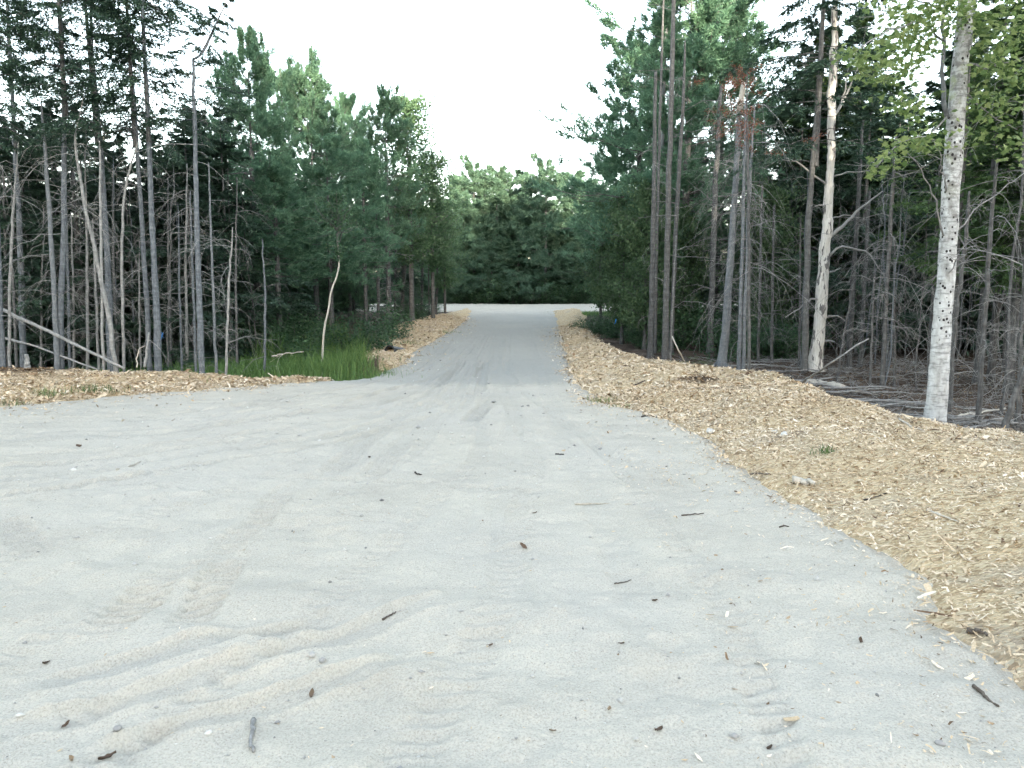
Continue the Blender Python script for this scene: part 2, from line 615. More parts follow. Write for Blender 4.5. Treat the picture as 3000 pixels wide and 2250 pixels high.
m, nt, out = new_mat('chip')
c = ramp(nt, attr(nt), [(0.0, (.10, .065, .045)), (.12, (.24, .155, .085)), (.4, (.52, .40, .265)), (.75, (.67, .54, .385)), (1.0, (.79, .69, .56))])
c = mixc(nt, 1.0, c, ramp(nt, noise(nt, texco(nt), 90, 2), [(.3, (.75, .75, .75)), (.7, (1.12, 1.12, 1.12))]), 'MULTIPLY')
finish(nt, out, c, .85, None, .15)
M['chip'] = m

m, nt, out = new_mat('forest_floor')
v = texco(nt)
f1 = noise(nt, v, 2.0, 6, .65)
f2 = noise(nt, v, 30, 4, .7)
c = ramp(nt, f1, [(.3, (.035, .027, .022)), (.5, (.085, .065, .052)), (.7, (.15, .125, .105))])
c = mixc(nt, 1.0, c, ramp(nt, f2, [(.3, (.5, .5, .5)), (.7, (1.4, 1.35, 1.3))]), 'MULTIPLY')
b = bump(nt, f2, .9, .03)
finish(nt, out, c, .95, b, .1)
M['floor'] = m

# forest floor: one sheet out to the horizon
fx = np.concatenate([[-900, -400, -200, -120], steps(-80, -22, lambda v: 1.6), steps(-21, 21, lambda v: .3), steps(22, 80, lambda v: 1.6), [120, 200, 400, 900]])
fy = np.concatenate([[-600, -200, -80], steps(-45, 2, lambda v: 2.0), steps(4, 32, lambda v: .3), steps(32.5, 70, lambda v: .8), [80, 100, 140, 200, 320, 600, 1400]])
def fl(x, y):
    sd = np.maximum.reduce([poly_sdf(x, y, P) for P in (SAND, CHIP_R, CHIP_LA, CHIP_LB)])
    h = floor_h(x, y)
    return np.where(sd > -.25, np.minimum(h, prof(y)) - .22 * ss(-.25, .5, sd), h), np.zeros(len(x))
ground = grid_mesh('ground', fx, fy, fl, lambda X, Y: np.ones(X.shape, bool), M['floor'])
tag(ground, 'dark needle-strewn forest floor under the trees', kind='structure')

# sand road
sx = np.concatenate([steps(-70, -13, lambda v: 1.0), steps(-12, -5.2, lambda v: .11), steps(-5.1, 4.6, lambda v: .025), steps(4.7, 12, lambda v: .12), steps(13, 70, lambda v: 1.0)])
sy = np.concatenate([steps(-18, 1, lambda v: .6), steps(1.5, 2.3, lambda v: .05), steps(2.33, 64, lambda v: (max(.014, .0047 * v) if v < 8 else .0062 * v) if v < 22 else .3)])
def sh(x, y):
    sd = poly_sdf(x, y, SAND)
    grey = ss(14.6, 15.6, y + .5 * vnoise(x * .8, y * .8, 61)) * (1 - ss(40, 47, y)) * .9
    grey = grey * (.75 + .5 * (vnoise(x * .5, y * .5, 63) + .5) * .6)
    rut_shade = np.zeros(len(x))
    h = sand_h(x, y, sd, rut_shade)
    return h, np.clip(grey + .40 * rut_shade * (1 - grey), 0, 1)  # ruts coloured greyer to stand in for shade in them
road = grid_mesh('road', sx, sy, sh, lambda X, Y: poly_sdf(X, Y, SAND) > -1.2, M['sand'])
tag(road, 'pale sand and gravel track with tyre ruts', kind='structure')

# wood-chip verges
def chip_h(x, y, which):
    lump = .09 * fbm(x * .9, y * .9, 71, 3) + .035 * fbm(x * 4, y * 4, 72, 3)
    jag = .25 * fbm(x * 1.3, y * 1.3, 74, 3) + .10 * fbm(x * 5, y * 5, 75, 3)
    if which == 'R':
        sd = poly_sdf(x, y, CHIP_R)
        di, do = line_dist(x, y, right_edge), line_dist(x, y, right_outer)
        A = .26
    elif which == 'LA':
        sd = poly_sdf(x, y, CHIP_LA)
        di, do = line_dist(x, y, left_edge[:6]), line_dist(x, y, left_outer_a)
        A = .16
    else:
        sd = poly_sdf(x, y, CHIP_LB)
        di, do = line_dist(x, y, left_edge[7:]), line_dist(x, y, left_outer_b)
        A = .30
    sgn = np.where(sd > 0, 1, -1)
    near_in = di < do
    di_s = np.where((sd < 0) & near_in, -di, di) + jag
    do_s = np.where((sd < 0) & ~near_in, -do, do) + jag * .4
    h = A * ss(-.1, 1.7, di_s) * ss(-.15, .7, do_s)
    edge = np.minimum(di_s, do_s)
    cover = ss(-.05, .25, edge)
    h = prof(y) + .012 + (h + lump * ss(0, .6, edge)) * cover - .30 * ss(0, .7, -edge) - .03 * (1 - ss(-.1, .12, edge))
    return h, edge

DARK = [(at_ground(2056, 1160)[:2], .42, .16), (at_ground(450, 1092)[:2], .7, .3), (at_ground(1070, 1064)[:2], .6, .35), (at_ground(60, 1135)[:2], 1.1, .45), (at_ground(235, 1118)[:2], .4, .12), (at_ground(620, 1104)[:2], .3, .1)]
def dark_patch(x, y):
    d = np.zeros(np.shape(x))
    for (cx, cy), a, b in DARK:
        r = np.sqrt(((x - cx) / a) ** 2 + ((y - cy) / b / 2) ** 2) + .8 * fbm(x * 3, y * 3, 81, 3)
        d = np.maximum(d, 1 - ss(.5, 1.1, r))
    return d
def chip_sheet(name, which, xs, ys, label):
    def f(x, y):
        h, e = chip_h(x, y, which)
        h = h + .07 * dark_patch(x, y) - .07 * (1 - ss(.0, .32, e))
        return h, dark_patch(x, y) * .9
    o = grid_mesh(name, xs, ys, f, lambda X, Y: chip_h(X.ravel(), Y.ravel(), which)[1].reshape(X.shape) > -.5, M['chip_bed'])
    tag(o, label, kind='structure')
    return o
vr = chip_sheet('verge_right', 'R', steps(1.0, 16, lambda v: .055 if v < 9 else .2), steps(-2, 52, lambda v: .05 if v < 12 else max(.05, .006 * v)), 'pale wood chip verge along the wood at the right of the track')
vl = chip_sheet('verge_far_left', 'LA', steps(-8, -1, lambda v: .07), steps(16, 52, lambda v: .1), 'wood chip verge along the far left edge of the track')
vb = chip_sheet('verge_left', 'LB', steps(-34, -4, lambda v: .08 if v > -13 else .5), steps(8, 17, lambda v: .07), 'low wood chip bank in front of the grey trunks at left')
# ------------------------------------------------------------------ tree building blocks
def rdir(n, r):
    v = r.normal(size=(n, 3))
    return unit(v)

def dead_branches(mb, path, rad, t0, t1, n, L=(.3, 1.1), r=None, r0=.0065, droop=(.1, .9), sub=4, up=(-.1, .5), taper=0.0):
    """dry, hooked side branches with finer twigs, spread along a trunk"""
    r = r or rng
    if n <= 0:
        return
    m = len(path)
    t = np.sort(r.uniform(t0, t1, n)) * (m - 1)
    i = np.minimum(t.astype(int), m - 2); f = (t - i)[:, None]
    S = path[i] * (1 - f) + path[i + 1] * f
    rr = rad[i] * (1 - f[:, 0]) + rad[i + 1] * f[:, 0]
    az = r.uniform(0, 2 * np.pi, n); e = r.uniform(*up, n)
    D = np.stack([np.cos(az) * np.cos(e), np.sin(az) * np.cos(e), np.sin(e)], 1)
    Ln = r.uniform(*L, n) * (r.uniform(0, 1, n) ** .5) * (1 - taper * (t / (m - 1)))
    stub = r.uniform(0, 1, n) < .28
    Ln = np.where(stub, Ln * .25, Ln)
    dr = r.uniform(*droop, n); curl = r.normal(0, .25, n)
    side = np.stack([-np.sin(az), np.cos(az), np.zeros(n)], 1)
    s = np.linspace(0, 1, 7)
    P = S[:, None] + D[:, None] * (Ln[:, None] * s)[..., None]
    P[..., 2] -= (Ln * dr)[:, None] * s ** 2.2
    P += side[:, None] * ((Ln * curl)[:, None] * s ** 2)[..., None]
    P[:, 1:] += r.normal(0, .012, P[:, 1:].shape) * Ln[:, None, None]
    R0 = np.minimum(r0 * (.5 + Ln / L[1]), rr * .6)
    R = R0[:, None] * (1 - .75 * s)
    tn = r.uniform(.35, .9, n)
    tubes(mb, P, R, 3, tn)
    # finer twigs
    k = np.where(~stub)[0]
    if sub and len(k):
        q = np.repeat(k, sub)
        nq = len(q)
        s0 = r.uniform(.25, .95, nq) * 6
        j = np.minimum(s0.astype(int), 5); g = (s0 - j)[:, None]
        A = P[q, j] * (1 - g) + P[q, j + 1] * g
        T = unit(P[q, j + 1] - P[q, j])
        dd = unit(T * .8 + rdir(nq, r) * .8 + np.array([0, 0, -.15]))
        l2 = Ln[q] * r.uniform(.15, .5, nq)
        s2 = np.linspace(0, 1, 4)
        P2 = A[:, None] + dd[:, None] * (l2[:, None] * s2)[..., None]
        P2[..., 2] -= (l2 * r.uniform(.1, .8, nq))[:, None] * s2 ** 2
        tubes(mb, P2, (R0[q] * .42)[:, None] * (1 - .6 * s2), 3, tn[q])

def flat_tris(mb, B, D, W, tint):
    """thin pointed faces: base B, vector D to the tip, half-width vector W"""
    n = len(B)
    V = np.stack([B - W, B + W, B + D], 1).reshape(-1, 3)
    mb.add(V, tris=np.arange(3 * n).reshape(-1, 3), tint=np.repeat(tint, 3))

def leaf_quads(mb, C, D, Wd, L, W, tint):
    """folded diamond leaves at C, long axis D, side axis Wd"""
    nrm = np.cross(D, Wd)
    a = C; b = C + D * (L * .45)[:, None] + Wd * (W * .5)[:, None] + nrm * (W * .12)[:, None]
    c = C + D * L[:, None]; d = C + D * (L * .45)[:, None] - Wd * (W * .5)[:, None] + nrm * (W * .12)[:, None]
    V = np.stack([a, b, c, d], 1).reshape(-1, 3)
    i = np.arange(len(C))[:, None] * 4
    mb.add(V, tris=np.concatenate([i + np.array([0, 1, 2]), i + np.array([0, 2, 3])]), tint=np.repeat(tint, 4))

def limb_paths(S, az, e, Ln, droop, n, r, upturn=0.0, jit=.02):
    s = np.linspace(0, 1, n)
    D = np.stack([np.cos(az) * np.cos(e), np.sin(az) * np.cos(e), np.sin(e)], 1)
    P = S[:, None] + D[:, None] * (Ln[:, None] * s)[..., None]
    P[..., 2] += -(Ln * droop)[:, None] * s ** 2 + (Ln * upturn)[:, None] * s ** 3
    P[:, 1:] += r.normal(0, jit, P[:, 1:].shape) * Ln[:, None, None]
    return P

def fir_crown(name, H, Rb, nb, nt_, nk, seed, mat, nl=.06, nw=.011, gap=.25, shape=.85, twigmat=None):
    """layered boughs of a spruce or fir: axis from z=0 (crown foot) to z=H"""
    r = np.random.default_rng(seed)
    mb = MB()
    z = np.sort(r.uniform(0, 1, nb)) ** .95
    z = z + r.normal(0, .01, nb); z = np.clip(z, 0, .99)
    env = (1 - z) ** shape * (1 - .45 * np.exp(-z / .08)) + .05
    Ln = Rb * env * r.uniform(.45, 1.12, nb)
    az = r.uniform(0, 2 * np.pi, nb)
    # uneven crown: some sides fuller
    Ln *= 1 + .22 * np.sin(az * 2 + seed) + .14 * np.sin(az * 3 + z * 9 + seed * 2)
    keep = r.uniform(0, 1, nb) > gap * .4
    z, Ln, az = z[keep], Ln[keep], az[keep]
    nb = len(z)
    S = np.stack([np.zeros(nb), np.zeros(nb), z * H], 1)
    e = r.uniform(-.15, .25, nb) + .55 * z ** 2
    P = limb_paths(S, az, e, Ln, r.uniform(.1, .45, nb), 8, r, r.uniform(.05, .2))
    wood = MB()
    tubes(wood, P, (.004 + .009 * Ln / Rb)[:, None] * np.linspace(1, .25, 8), 3, .3)
    tubes(wood, np.stack([np.zeros(9), np.zeros(9), np.linspace(0, H * 1.01, 9)], 1), np.linspace(.016 * H / 2 + .01, .006, 9), 6, .3)
    # twigs: flat sprays left and right of each bough
    q = np.repeat(np.arange(nb), nt_)
    n = len(q)
    s0 = r.uniform(.12, 1.0, n) ** .8
    j = np.minimum((s0 * 7).astype(int), 6); g = (s0 * 7 - j)[:, None]
    A = P[q, j] * (1 - g) + P[q, j + 1] * g
    T = unit(P[q, j + 1] - P[q, j])
    side = unit(np.cross(T, np.array([0, 0, 1.0]))) * np.where(r.uniform(0, 1, n) < .5, -1, 1)[:, None]
    td = unit(T * r.uniform(.45, 1.0, n)[:, None] + side * r.uniform(.3, 1.0, n)[:, None] + np.array([0, 0, -1]) * r.uniform(-.05, .5, n)[:, None])
    tl = np.minimum(Ln[q] * .42 * (1.15 - s0 * .75), .55) * r.uniform(.6, 1.2, n)
    tb = r.uniform(.2, .8, nb)[q] * .5 + r.uniform(0, .5, n)
    # needles along each twig
    q2 = np.repeat(np.arange(n), nk)
    N2 = len(q2)
    s1 = np.tile(np.linspace(.05, 1.0, nk), n) + r.uniform(-.05, .05, N2)
    B = A[q2] + td[q2] * (tl[q2] * s1)[:, None]
    B[:, 2] -= tl[q2] * .25 * s1 ** 2
    nd = unit(td[q2] * .85 + rdir(N2, r) * np.array([.8, .8, .5]))
    ln = nl * r.uniform(.6, 1.3, N2)
    W = unit(np.cross(nd, rdir(N2, r) + np.array([0, 0, 1.2]))) * (nw * r.uniform(.7, 1.3, N2))[:, None]
    flat_tris(mb, B, nd * ln[:, None], W, np.clip(tb[q2] + .25 * s1 * r.uniform(0, 1, N2), 0, 1))
    me = mb.mesh(name, mat)
    wm = wood.mesh(name + '_boughs', twigmat or M['brown_bark'])
    return me, wm

def pine_crown(name, H, Rb, nb, ntf, nk, seed, mat, nl=.115, nw=.008, foot=.12, shape=.62, whorl=.42, lay=.5):
    """soft tiered crown of a white pine"""
    r = np.random.default_rng(seed)
    mb, wood = MB(), MB()
    nwh = max(4, int(H / whorl))
    wz = np.linspace(foot, .965, nwh) + r.normal(0, .006, nwh)
    zi = r.integers(0, nwh, nb)
    z = wz[zi] + r.normal(0, .018, nb)
    z = np.clip(z, .02, .985)
    u = (z - foot) / (1 - foot)
    env = np.clip(1 - u, 0, 1) ** shape * (1 - .35 * np.exp(-np.clip(u, 0, 1) / .07)) + .04
    wv = 1 + .28 * np.sin(zi * 2.4 + seed)
    az = r.uniform(0, 2 * np.pi, nb)
    Ln = Rb * env * r.uniform(.55, 1.1, nb) * wv * (1 + .2 * np.sin(az * 2 + seed * 1.3) + .15 * np.sin(az * 3 + zi))
    S = np.stack([np.zeros(nb), np.zeros(nb), z * H], 1)
    e = -.05 + .25 * u + .5 * u ** 3 + r.normal(0, .1, nb)
    P = limb_paths(S, az, e, Ln, np.full(nb, .12), 7, r, .22, .025)
    tubes(wood, P, (.006 + .014 * Ln / Rb)[:, None] * np.linspace(1, .3, 7), 3, .3)
    zz = np.linspace(0, H * 1.0, 10)
    tubes(wood, np.stack([np.zeros(10), np.zeros(10), zz], 1), np.interp(zz / H, [0, 1], [.012 * H, .008]), 6, .3)
    q = np.repeat(np.arange(nb), ntf)
    n = len(q)
    nc = 9
    cs = r.uniform(.25, 1.0, (nb, nc)) ** .6
    co = r.normal(0, 1, (nb, nc))
    pick = r.integers(0, nc, n)
    s0 = np.clip(cs[q, pick] + r.normal(0, .035, n), .05, 1.0)
    j = np.minimum((s0 * 6).astype(int), 5); g = (s0 * 6 - j)[:, None]
    A = P[q, j] * (1 - g) + P[q, j + 1] * g
    T = unit(P[q, j + 1] - P[q, j])
    side = unit(np.cross(T, np.array([0, 0, 1.0])))
    spread = Ln[q] * lay * (1.08 - s0 * .8)
    off = co[q, pick] + r.normal(0, .16, n)
    lift = r.normal(0, .10, (nb, nc))[q, pick]
    C = A + side * (spread * np.clip(off, -1.6, 1.6) * .55)[:, None] + T * (np.abs(off) * spread * .25)[:, None]
    C[:, 2] += lift + r.normal(.04, .05, n) + .05 * np.abs(off) * spread
    td = unit(T * .7 + side * (off * .5)[:, None] + np.array([0, 0, .45]) + rdir(n, r) * .35)
    # the twig that carries each tuft
    tubes(wood, np.stack([C - td * .16, C + td * .05], 1)[::3], np.full((n, 2), .003)[::3], 3, .25)
    tb = r.uniform(0, .8, (nb, nc))[q, pick] * .6 + r.uniform(0, .35, n)
    q2 = np.repeat(np.arange(n), nk)
    N2 = len(q2)
    nd = unit(td[q2] * .9 + rdir(N2, r))
    sb = r.uniform(-.13, .05, N2)
    B = C[q2] + td[q2] * sb[:, None]
    ln = nl * r.uniform(.7, 1.25, N2)
    W = unit(np.cross(nd, rdir(N2, r))) * nw
    flat_tris(mb, B, nd * ln[:, None], W, np.clip(tb[q2] + r.uniform(-.1, .2, N2), 0, 1))
    return mb.mesh(name, mat), wood.mesh(name + '_boughs', M['brown_bark'])

def broad_crown(name, H, Rb, nb, nl_, seed, mat, L=.065, foot=.12, shape='oval', droop=.1, spread=.34):
    r = np.random.default_rng(seed)
    mb, wood = MB(), MB()
    z = r.uniform(foot, .96, nb)
    u = (z - foot) / (1 - foot)
    env = np.sin(np.clip(u * .82 + .16, 0, 1) * np.pi) ** .75 if shape == 'oval' else (1 - u) ** .6 * .9 + .1
    az = r.uniform(0, 2 * np.pi, nb)
    Ln = Rb * env * r.uniform(.5, 1.15, nb) * (1 + .25 * np.sin(az * 2 + seed))
    S = np.stack([r.normal(0, .03, nb), r.normal(0, .03, nb), np.clip(z - .1, .02, 1) * H], 1)
    P = limb_paths(S, az, r.uniform(.2, .9, nb), Ln, np.full(nb, droop), 6, r, .1, .05)
    tubes(wood, P, (.004 + .012 * Ln / Rb)[:, None] * np.linspace(1, .25, 6), 3, .35)
    zz = np.linspace(0, H * .93, 10)
    wob = np.cumsum(r.normal(0, .02, (10, 2)), 0); wob[0] = 0
    tubes(wood, np.stack([wob[:, 0], wob[:, 1], zz], 1), np.interp(zz / H, [0, 1], [.008 * H, .006]), 6, .35)
    q = np.repeat(np.arange(nb), nl_)
    n = len(q)
    s0 = r.uniform(.25, 1.05, n)
    j = np.clip((s0 * 5).astype(int), 0, 4); g = (s0 * 5 - j)[:, None]
    C = P[q, j] * (1 - g) + P[q, j + 1] * g
    C = C + r.normal(0, 1, (n, 3)) * (spread * np.minimum(Ln[q], 1.2) * .45)[:, None] * np.array([1, 1, .8])
    D = unit(rdir(n, r) + np.array([0, 0, -.35]))
    Wd = unit(np.cross(D, rdir(n, r)))
    l = L * r.uniform(.6, 1.3, n)
    tb = r.uniform(.05, .75, nb)[q] * .5 + r.uniform(0, .5, n)
    leaf_quads(mb, C, D, Wd, l, l * .75, tb)
    return mb.mesh(name, mat), wood.mesh(name + '_limbs', M['brown_bark'])

def shrub_mesh(name, H, Rb, ns, nl_, seed, mat, L=.06):
    r = np.random.default_rng(seed)
    mb, wood = MB(), MB()
    az = r.uniform(0, 2 * np.pi, ns)
    S = np.stack([np.cos(az) * .12, np.sin(az) * .12, np.full(ns, -.1)], 1) * r.uniform(.2, 1.4, ns)[:, None]
    S[:, 2] = -.1
    Ln = H * r.uniform(.5, 1.1, ns)
    P = limb_paths(S, az + r.normal(0, .4, ns), r.uniform(.75, 1.45, ns), Ln, r.uniform(.0, .25, ns), 7, r, 0, .03)
    tubes(wood, P, np.full((ns, 1), .008) * np.linspace(1, .3, 7), 3, .3)
    q = np.repeat(np.arange(ns), nl_)
    n = len(q)
    s0 = r.uniform(.12, 1.02, n)
    j = np.clip((s0 * 6).astype(int), 0, 5); g = (s0 * 6 - j)[:, None]
    C = P[q, j] * (1 - g) + P[q, j + 1] * g + r.normal(0, 1, (n, 3)) * Rb * .22
    C[:, 2] = np.maximum(C[:, 2], .03)
    D = unit(rdir(n, r) * np.array([1, 1, .6]) + np.array([0, 0, -.1]))
    Wd = unit(np.cross(D, rdir(n, r) * .6 + np.array([0, 0, .8])))
    l = L * r.uniform(.6, 1.35, n)
    leaf_quads(mb, C, D, Wd, l, l * .7, r.uniform(0, 1, ns)[q] * .4 + r.uniform(0, .6, n))
    return mb.mesh(name, mat), wood.mesh(name + '_stems', M['brown_bark'])

# prototypes shared by every copy
FIR = [fir_crown('crown', 6.0, 1.8, 118, 27, 10, 100 + i, M['fir_needle'], nl=.075, nw=.017, gap=.5) for i in range(3)]
FIRFULL = [fir_crown('crown', 9.0, 2.1, 130, 30, 11, 120 + i, M['fir_needle'], nl=.10, nw=.022) for i in range(2)]
FIRLIGHT = [fir_crown('crown', 7.0, 1.7, 120, 28, 10, 140 + i, M['fir_light_needle'], nl=.075, nw=.018) for i in range(1)]
PINE = [pine_crown('crown', 8.5, 2.75, 165, 54, 9, 200 + i, M['pine_needle'], nl=.15, nw=.0165, shape=.5) for i in range(3)]
PINEFAR = [pine_crown('crown', 11.0, 3.5, 160, 46, 9, 220 + i, M['pine_far_needle'], nl=.26, nw=.026, foot=.05, whorl=.5, shape=.5) for i in range(3)]
ASPEN = [broad_crown('crown', 7.5, 1.6, 150, 90, 240 + i, M['aspen_leaf'], L=.10) for i in range(2)]
LEAFY = [broad_crown('crown', 6.0, 1.7, 150, 95, 260 + i, M['leafy_leaf'], L=.10, foot=.08) for i in range(2)]
SHRUB = [shrub_mesh('shrub', 1.6, .6, 16, 110, 280 + i, M['shrub_leaf'], .07) for i in range(3)]

def yaw(r=None):
    return float((r or rng).uniform(0, 2 * np.pi))

def crown_tree(name, loc, proto, H, label, cat, group=None, width=1.0, trunk=None, bark='brown_bark', foot=0.0, rot=None, protoH=None, rbase=None, bare=0):
    """a whole tree: short trunk under the crown + crown (> boughs)"""
    t = empty(name, loc, label, cat, group)
    me, wm = proto
    s = (H - foot) / protoH
    ro = (0, 0, yaw() if rot is None else rot)
    cr = link('crown', me, t, (0, 0, foot), ro, (s * width, s * width, s))
    link('boughs', wm, cr)
    rb = rbase or .011 * H
    mb = MB()
    n = 12
    zz = np.linspace(-.25, foot + H * .45, n)
    tubes(mb, np.stack([np.zeros(n), np.zeros(n), zz], 1), rb * (1 - .55 * zz / H) * (1 + .35 * np.exp(-np.clip(zz, 0, 9) / .12)), 8, .45)
    if bare:
        pth = np.stack([np.zeros(n), np.zeros(n), zz], 1)
        dead_branches(mb, pth, np.full(n, rb), .15, .95, bare, L=(.3, 1.3), r0=.009)
    mb.build('trunk', M[bark], t, smooth=True)
    return t

def ground_z(x, y):
    return float(floor_h(np.array([x]), np.array([y]))[0])

def px_trunk(pts, widths, base_off=-.12, extra=0.0, Y=None, n=22, wob=.006, dy=.0):
    """trunk centre line from outline points: stands on the ground where its foot is seen"""
    u, v = pts[0]
    if Y is None:
        Y = at_ground(u, v, base_off)[1]
    W = [at_depth(a, b, Y) for a, b in pts]
    W[0][2] = min(W[0][2], ground_z(W[0][0], Y)) 
    foot = W[0].copy(); foot[2] = ground_z(foot[0], Y)
    W = [W[0] - np.array([0, 0, .3])] + W
    rad = [widths[0]] + list(widths)
    rad = np.array(rad) * .5 * Y / FPX
    if extra:
        d = unit(W[-1] - W[-2])
        W.append(W[-1] + d * extra)
        rad = np.append(rad, max(.008, rad[-1] * .35))
    A = resample(np.concatenate([np.array(W), rad[:, None]], 1), n)
    h = np.clip(A[:, 2] - foot[2], 0, None)
    A[:, 1] += dy * h
    A[2:, :2] += rng.normal(0, wob, (n - 2, 2))
    r = A[:, 3] * (1 + .28 * np.exp(-h / .12))
    P = A[:, :3] - foot
    return foot, P, r

def bumpy_trunk(mb, P, r, k=9, tint=.45, amp=.05):
    """a trunk surface with uneven girth"""
    n = len(P)
    m = n * 3
    A = resample(np.concatenate([P, r[:, None]], 1), m)
    rr = A[:, 3] * (1 + amp * rng.normal(0, 1, m))
    tubes(mb, A[:, :3], rr, k, tint, cap=True)

def stuff_part(o):
    o['kind'] = 'stuff'
    return o

def pole_tree(name, label, pts, widths, bark='spruce_bark', cat='tree', group=None, branches=40, L=(.3, 1.1), t=(.12, .9), extra=0.0, crown=None, crown_len=None, crown_w=1.0, tint=.45, r0=.0065, sub=4, Y=None, droop=(.1, .9), dy=0.0, twig='twig_wood', wob=.006):
    foot, P, r = px_trunk(pts, widths, extra=extra, Y=Y, dy=dy, wob=wob)
    o = empty(name, foot, label, cat, group)
    mb = MB()
    bumpy_trunk(mb, P, r, tint=tint)
    mb.build('trunk', M[bark], o, smooth=True)
    if branches:
        mb = MB()
        dead_branches(mb, P, r, t[0], t[1], branches, L=L, r0=r0, sub=sub, droop=droop)
        stuff_part(mb.build('dead_branches', M[twig], o))
    if crown is not None:
        (me, wm), ph = crown
        top = P[-1]
        i = int(len(P) * .6)
        d = unit(P[-1] - P[i])
        s = crown_len / ph
        base = top - d * crown_len * .97
        rx = math.atan2(-d[1], d[2]); ry = math.atan2(d[0], d[2])
        c = link('crown', me, o, base, (rx, ry, yaw()), (s * crown_w, s * crown_w, s))
        link('boughs', wm, c)
    return o, foot, P, r
# ------------------------------------------------------------------ left: grey spruce trunks behind the chip bank
F0, F1, F2 = (FIR[0], 6.0), (FIR[1], 6.0), (FIR[2], 6.0)
YL = 15.4
pole_tree('spruce_tree', 'grey spruce trunk cut off by the left picture edge', [(8, 1088), (0, 900), (-12, 500), (-20, 100)], [18, 16, 12, 9], extra=3, crown=F0, crown_len=5.2, branches=40, Y=15.0)
pole_tree('dead_tree', 'thin pale dead trunk, leftmost, with a pointed tip at half height', [(22, 1081), (27, 853), (33, 727), (38, 618), (54, 416)], [9, 8, 7.5, 6.5, 2], 'dead_bark', branches=34, L=(.3, 1.3), Y=15.0, t=(.3, .95))
pole_tree('spruce_tree', 'shaded grey trunk just right of the leftmost thin dead one', [(67, 1074), (63, 850), (58, 650), (46, 480), (30, 200)], [19, 17, 14, 11, 8], extra=3, crown=F1, crown_len=5, branches=40, Y=17.5)
pole_tree('dead_tree', 'dead trunk with a bare spike top, leaning against the twin-footed spruce', [(166, 1080), (160, 900), (152, 740), (140, 560), (130, 410), (119, 295)], [17, 14, 12.5, 11, 9, 4], 'spruce_bark', branches=60, L=(.4, 1.7), droop=(.5, 1.3), tint=.62, Y=15.2, t=(.28, .98))
pole_tree('spruce_tree', 'tall grey spruce sharing its foot with the bare spike-topped trunk', [(175, 1080), (177, 889), (186, 708), (187, 600), (190, 362), (183, 145), (177, 36)], [19, 17, 15.5, 15, 12, 9.5, 8], extra=3.2, crown=F2, crown_len=5.4, branches=60, L=(.3, 1.4), Y=15.3)
pole_tree('dead_tree', 'scaly dead trunk leaning left with a crooked thin top', [(340, 1076), (322, 950), (300, 835), (278, 737), (253, 618), (235, 524), (217, 416), (226, 383), (242, 275)], [14, 13, 12, 10.5, 9.5, 8, 6, 5, 2], 'dead_bark', branches=62, L=(.4, 1.6), droop=(.4, 1.3), tint=.6, Y=14.9, t=(.3, .95), wob=.012)
pole_tree('spruce_tree', 'grey spruce rising behind the leaning scaly dead trunk', [(325, 1078), (320, 900), (316, 760), (305, 600), (289, 362), (273, 181), (268, 72)], [22, 18, 16, 14, 11.5, 9, 8], extra=3, crown=F0, crown_len=5.6, branches=50, L=(.3, 1.2), Y=15.9)
pole_tree('dead_tree', 'slim pale dead pole crossing behind the leaning scaly trunk', [(303, 1078), (299, 950), (298, 817), (294, 600), (293, 412)], [9, 8.5, 8, 7, 4], 'dead_bark', branches=26, L=(.2, .9), tint=.7, Y=14.9, t=(.15, .95))
pole_tree('dead_tree', 'slim pale dead pole with its top bent to the right', [(360, 1062), (357, 820), (356, 708), (361, 600), (380, 495), (407, 409)], [9, 8, 8, 7, 6, 3], 'dead_bark', branches=36, L=(.3, 1.1), droop=(.5, 1.3), tint=.6, Y=15.2, t=(.2, .95))
pole_tree('spruce_tree', 'slimmer grey spruce of the close pair at left', [(438, 1066), (430, 900), (421, 745), (412, 600), (394, 315), (378, 145), (372, 36)], [14.5, 13.5, 12.5, 11.5, 10, 8.5, 7.5], extra=3, crown=F1, crown_len=5.8, branches=55, L=(.3, 1.2), Y=15.5)
pole_tree('spruce_tree', 'thickest grey spruce trunk at left, right one of the close pair', [(462, 1070), (456, 870), (450, 745), (443, 600), (432, 325), (423, 145), (416, 18)], [22, 18, 16, 14.5, 12, 10, 8.5], extra=3.2, crown=F2, crown_len=6.0, crown_w=.8, branches=60, L=(.3, 1.5), Y=15.3)
top_t, ft, Pt, rt = pole_tree('spruce_tree', 'grey spruce with a snapped top and one live branch reaching right', [(590, 1077), (585, 900), (579, 745), (575, 600), (570, 325), (564, 174)], [18.5, 16.5, 15, 13.5, 11, 7], branches=64, L=(.3, 1.5), Y=15.1, t=(.15, .96))
mb = MB()
Yt = 15.1
bp = np.array([at_depth(u, v, Yt) for u, v in [(564, 174), (585, 165), (602, 142), (622, 100), (642, 45)]]) - ft
tubes(mb, resample(bp, 10), np.linspace(.026, .006, 10), 6, .4)
mb.build('branch', M['spruce_bark'], top_t, smooth=True)
me, wm = fir_crown('crown', 1.5, .62, 34, 16, 9, 331, M['fir_needle'])
cr = link('crown', me, top_t, bp[1] * .6 + bp[2] * .4, (0, .45, .4), (1, 1, 1))
link('boughs', wm, cr)
mb = MB(); wd = MB()
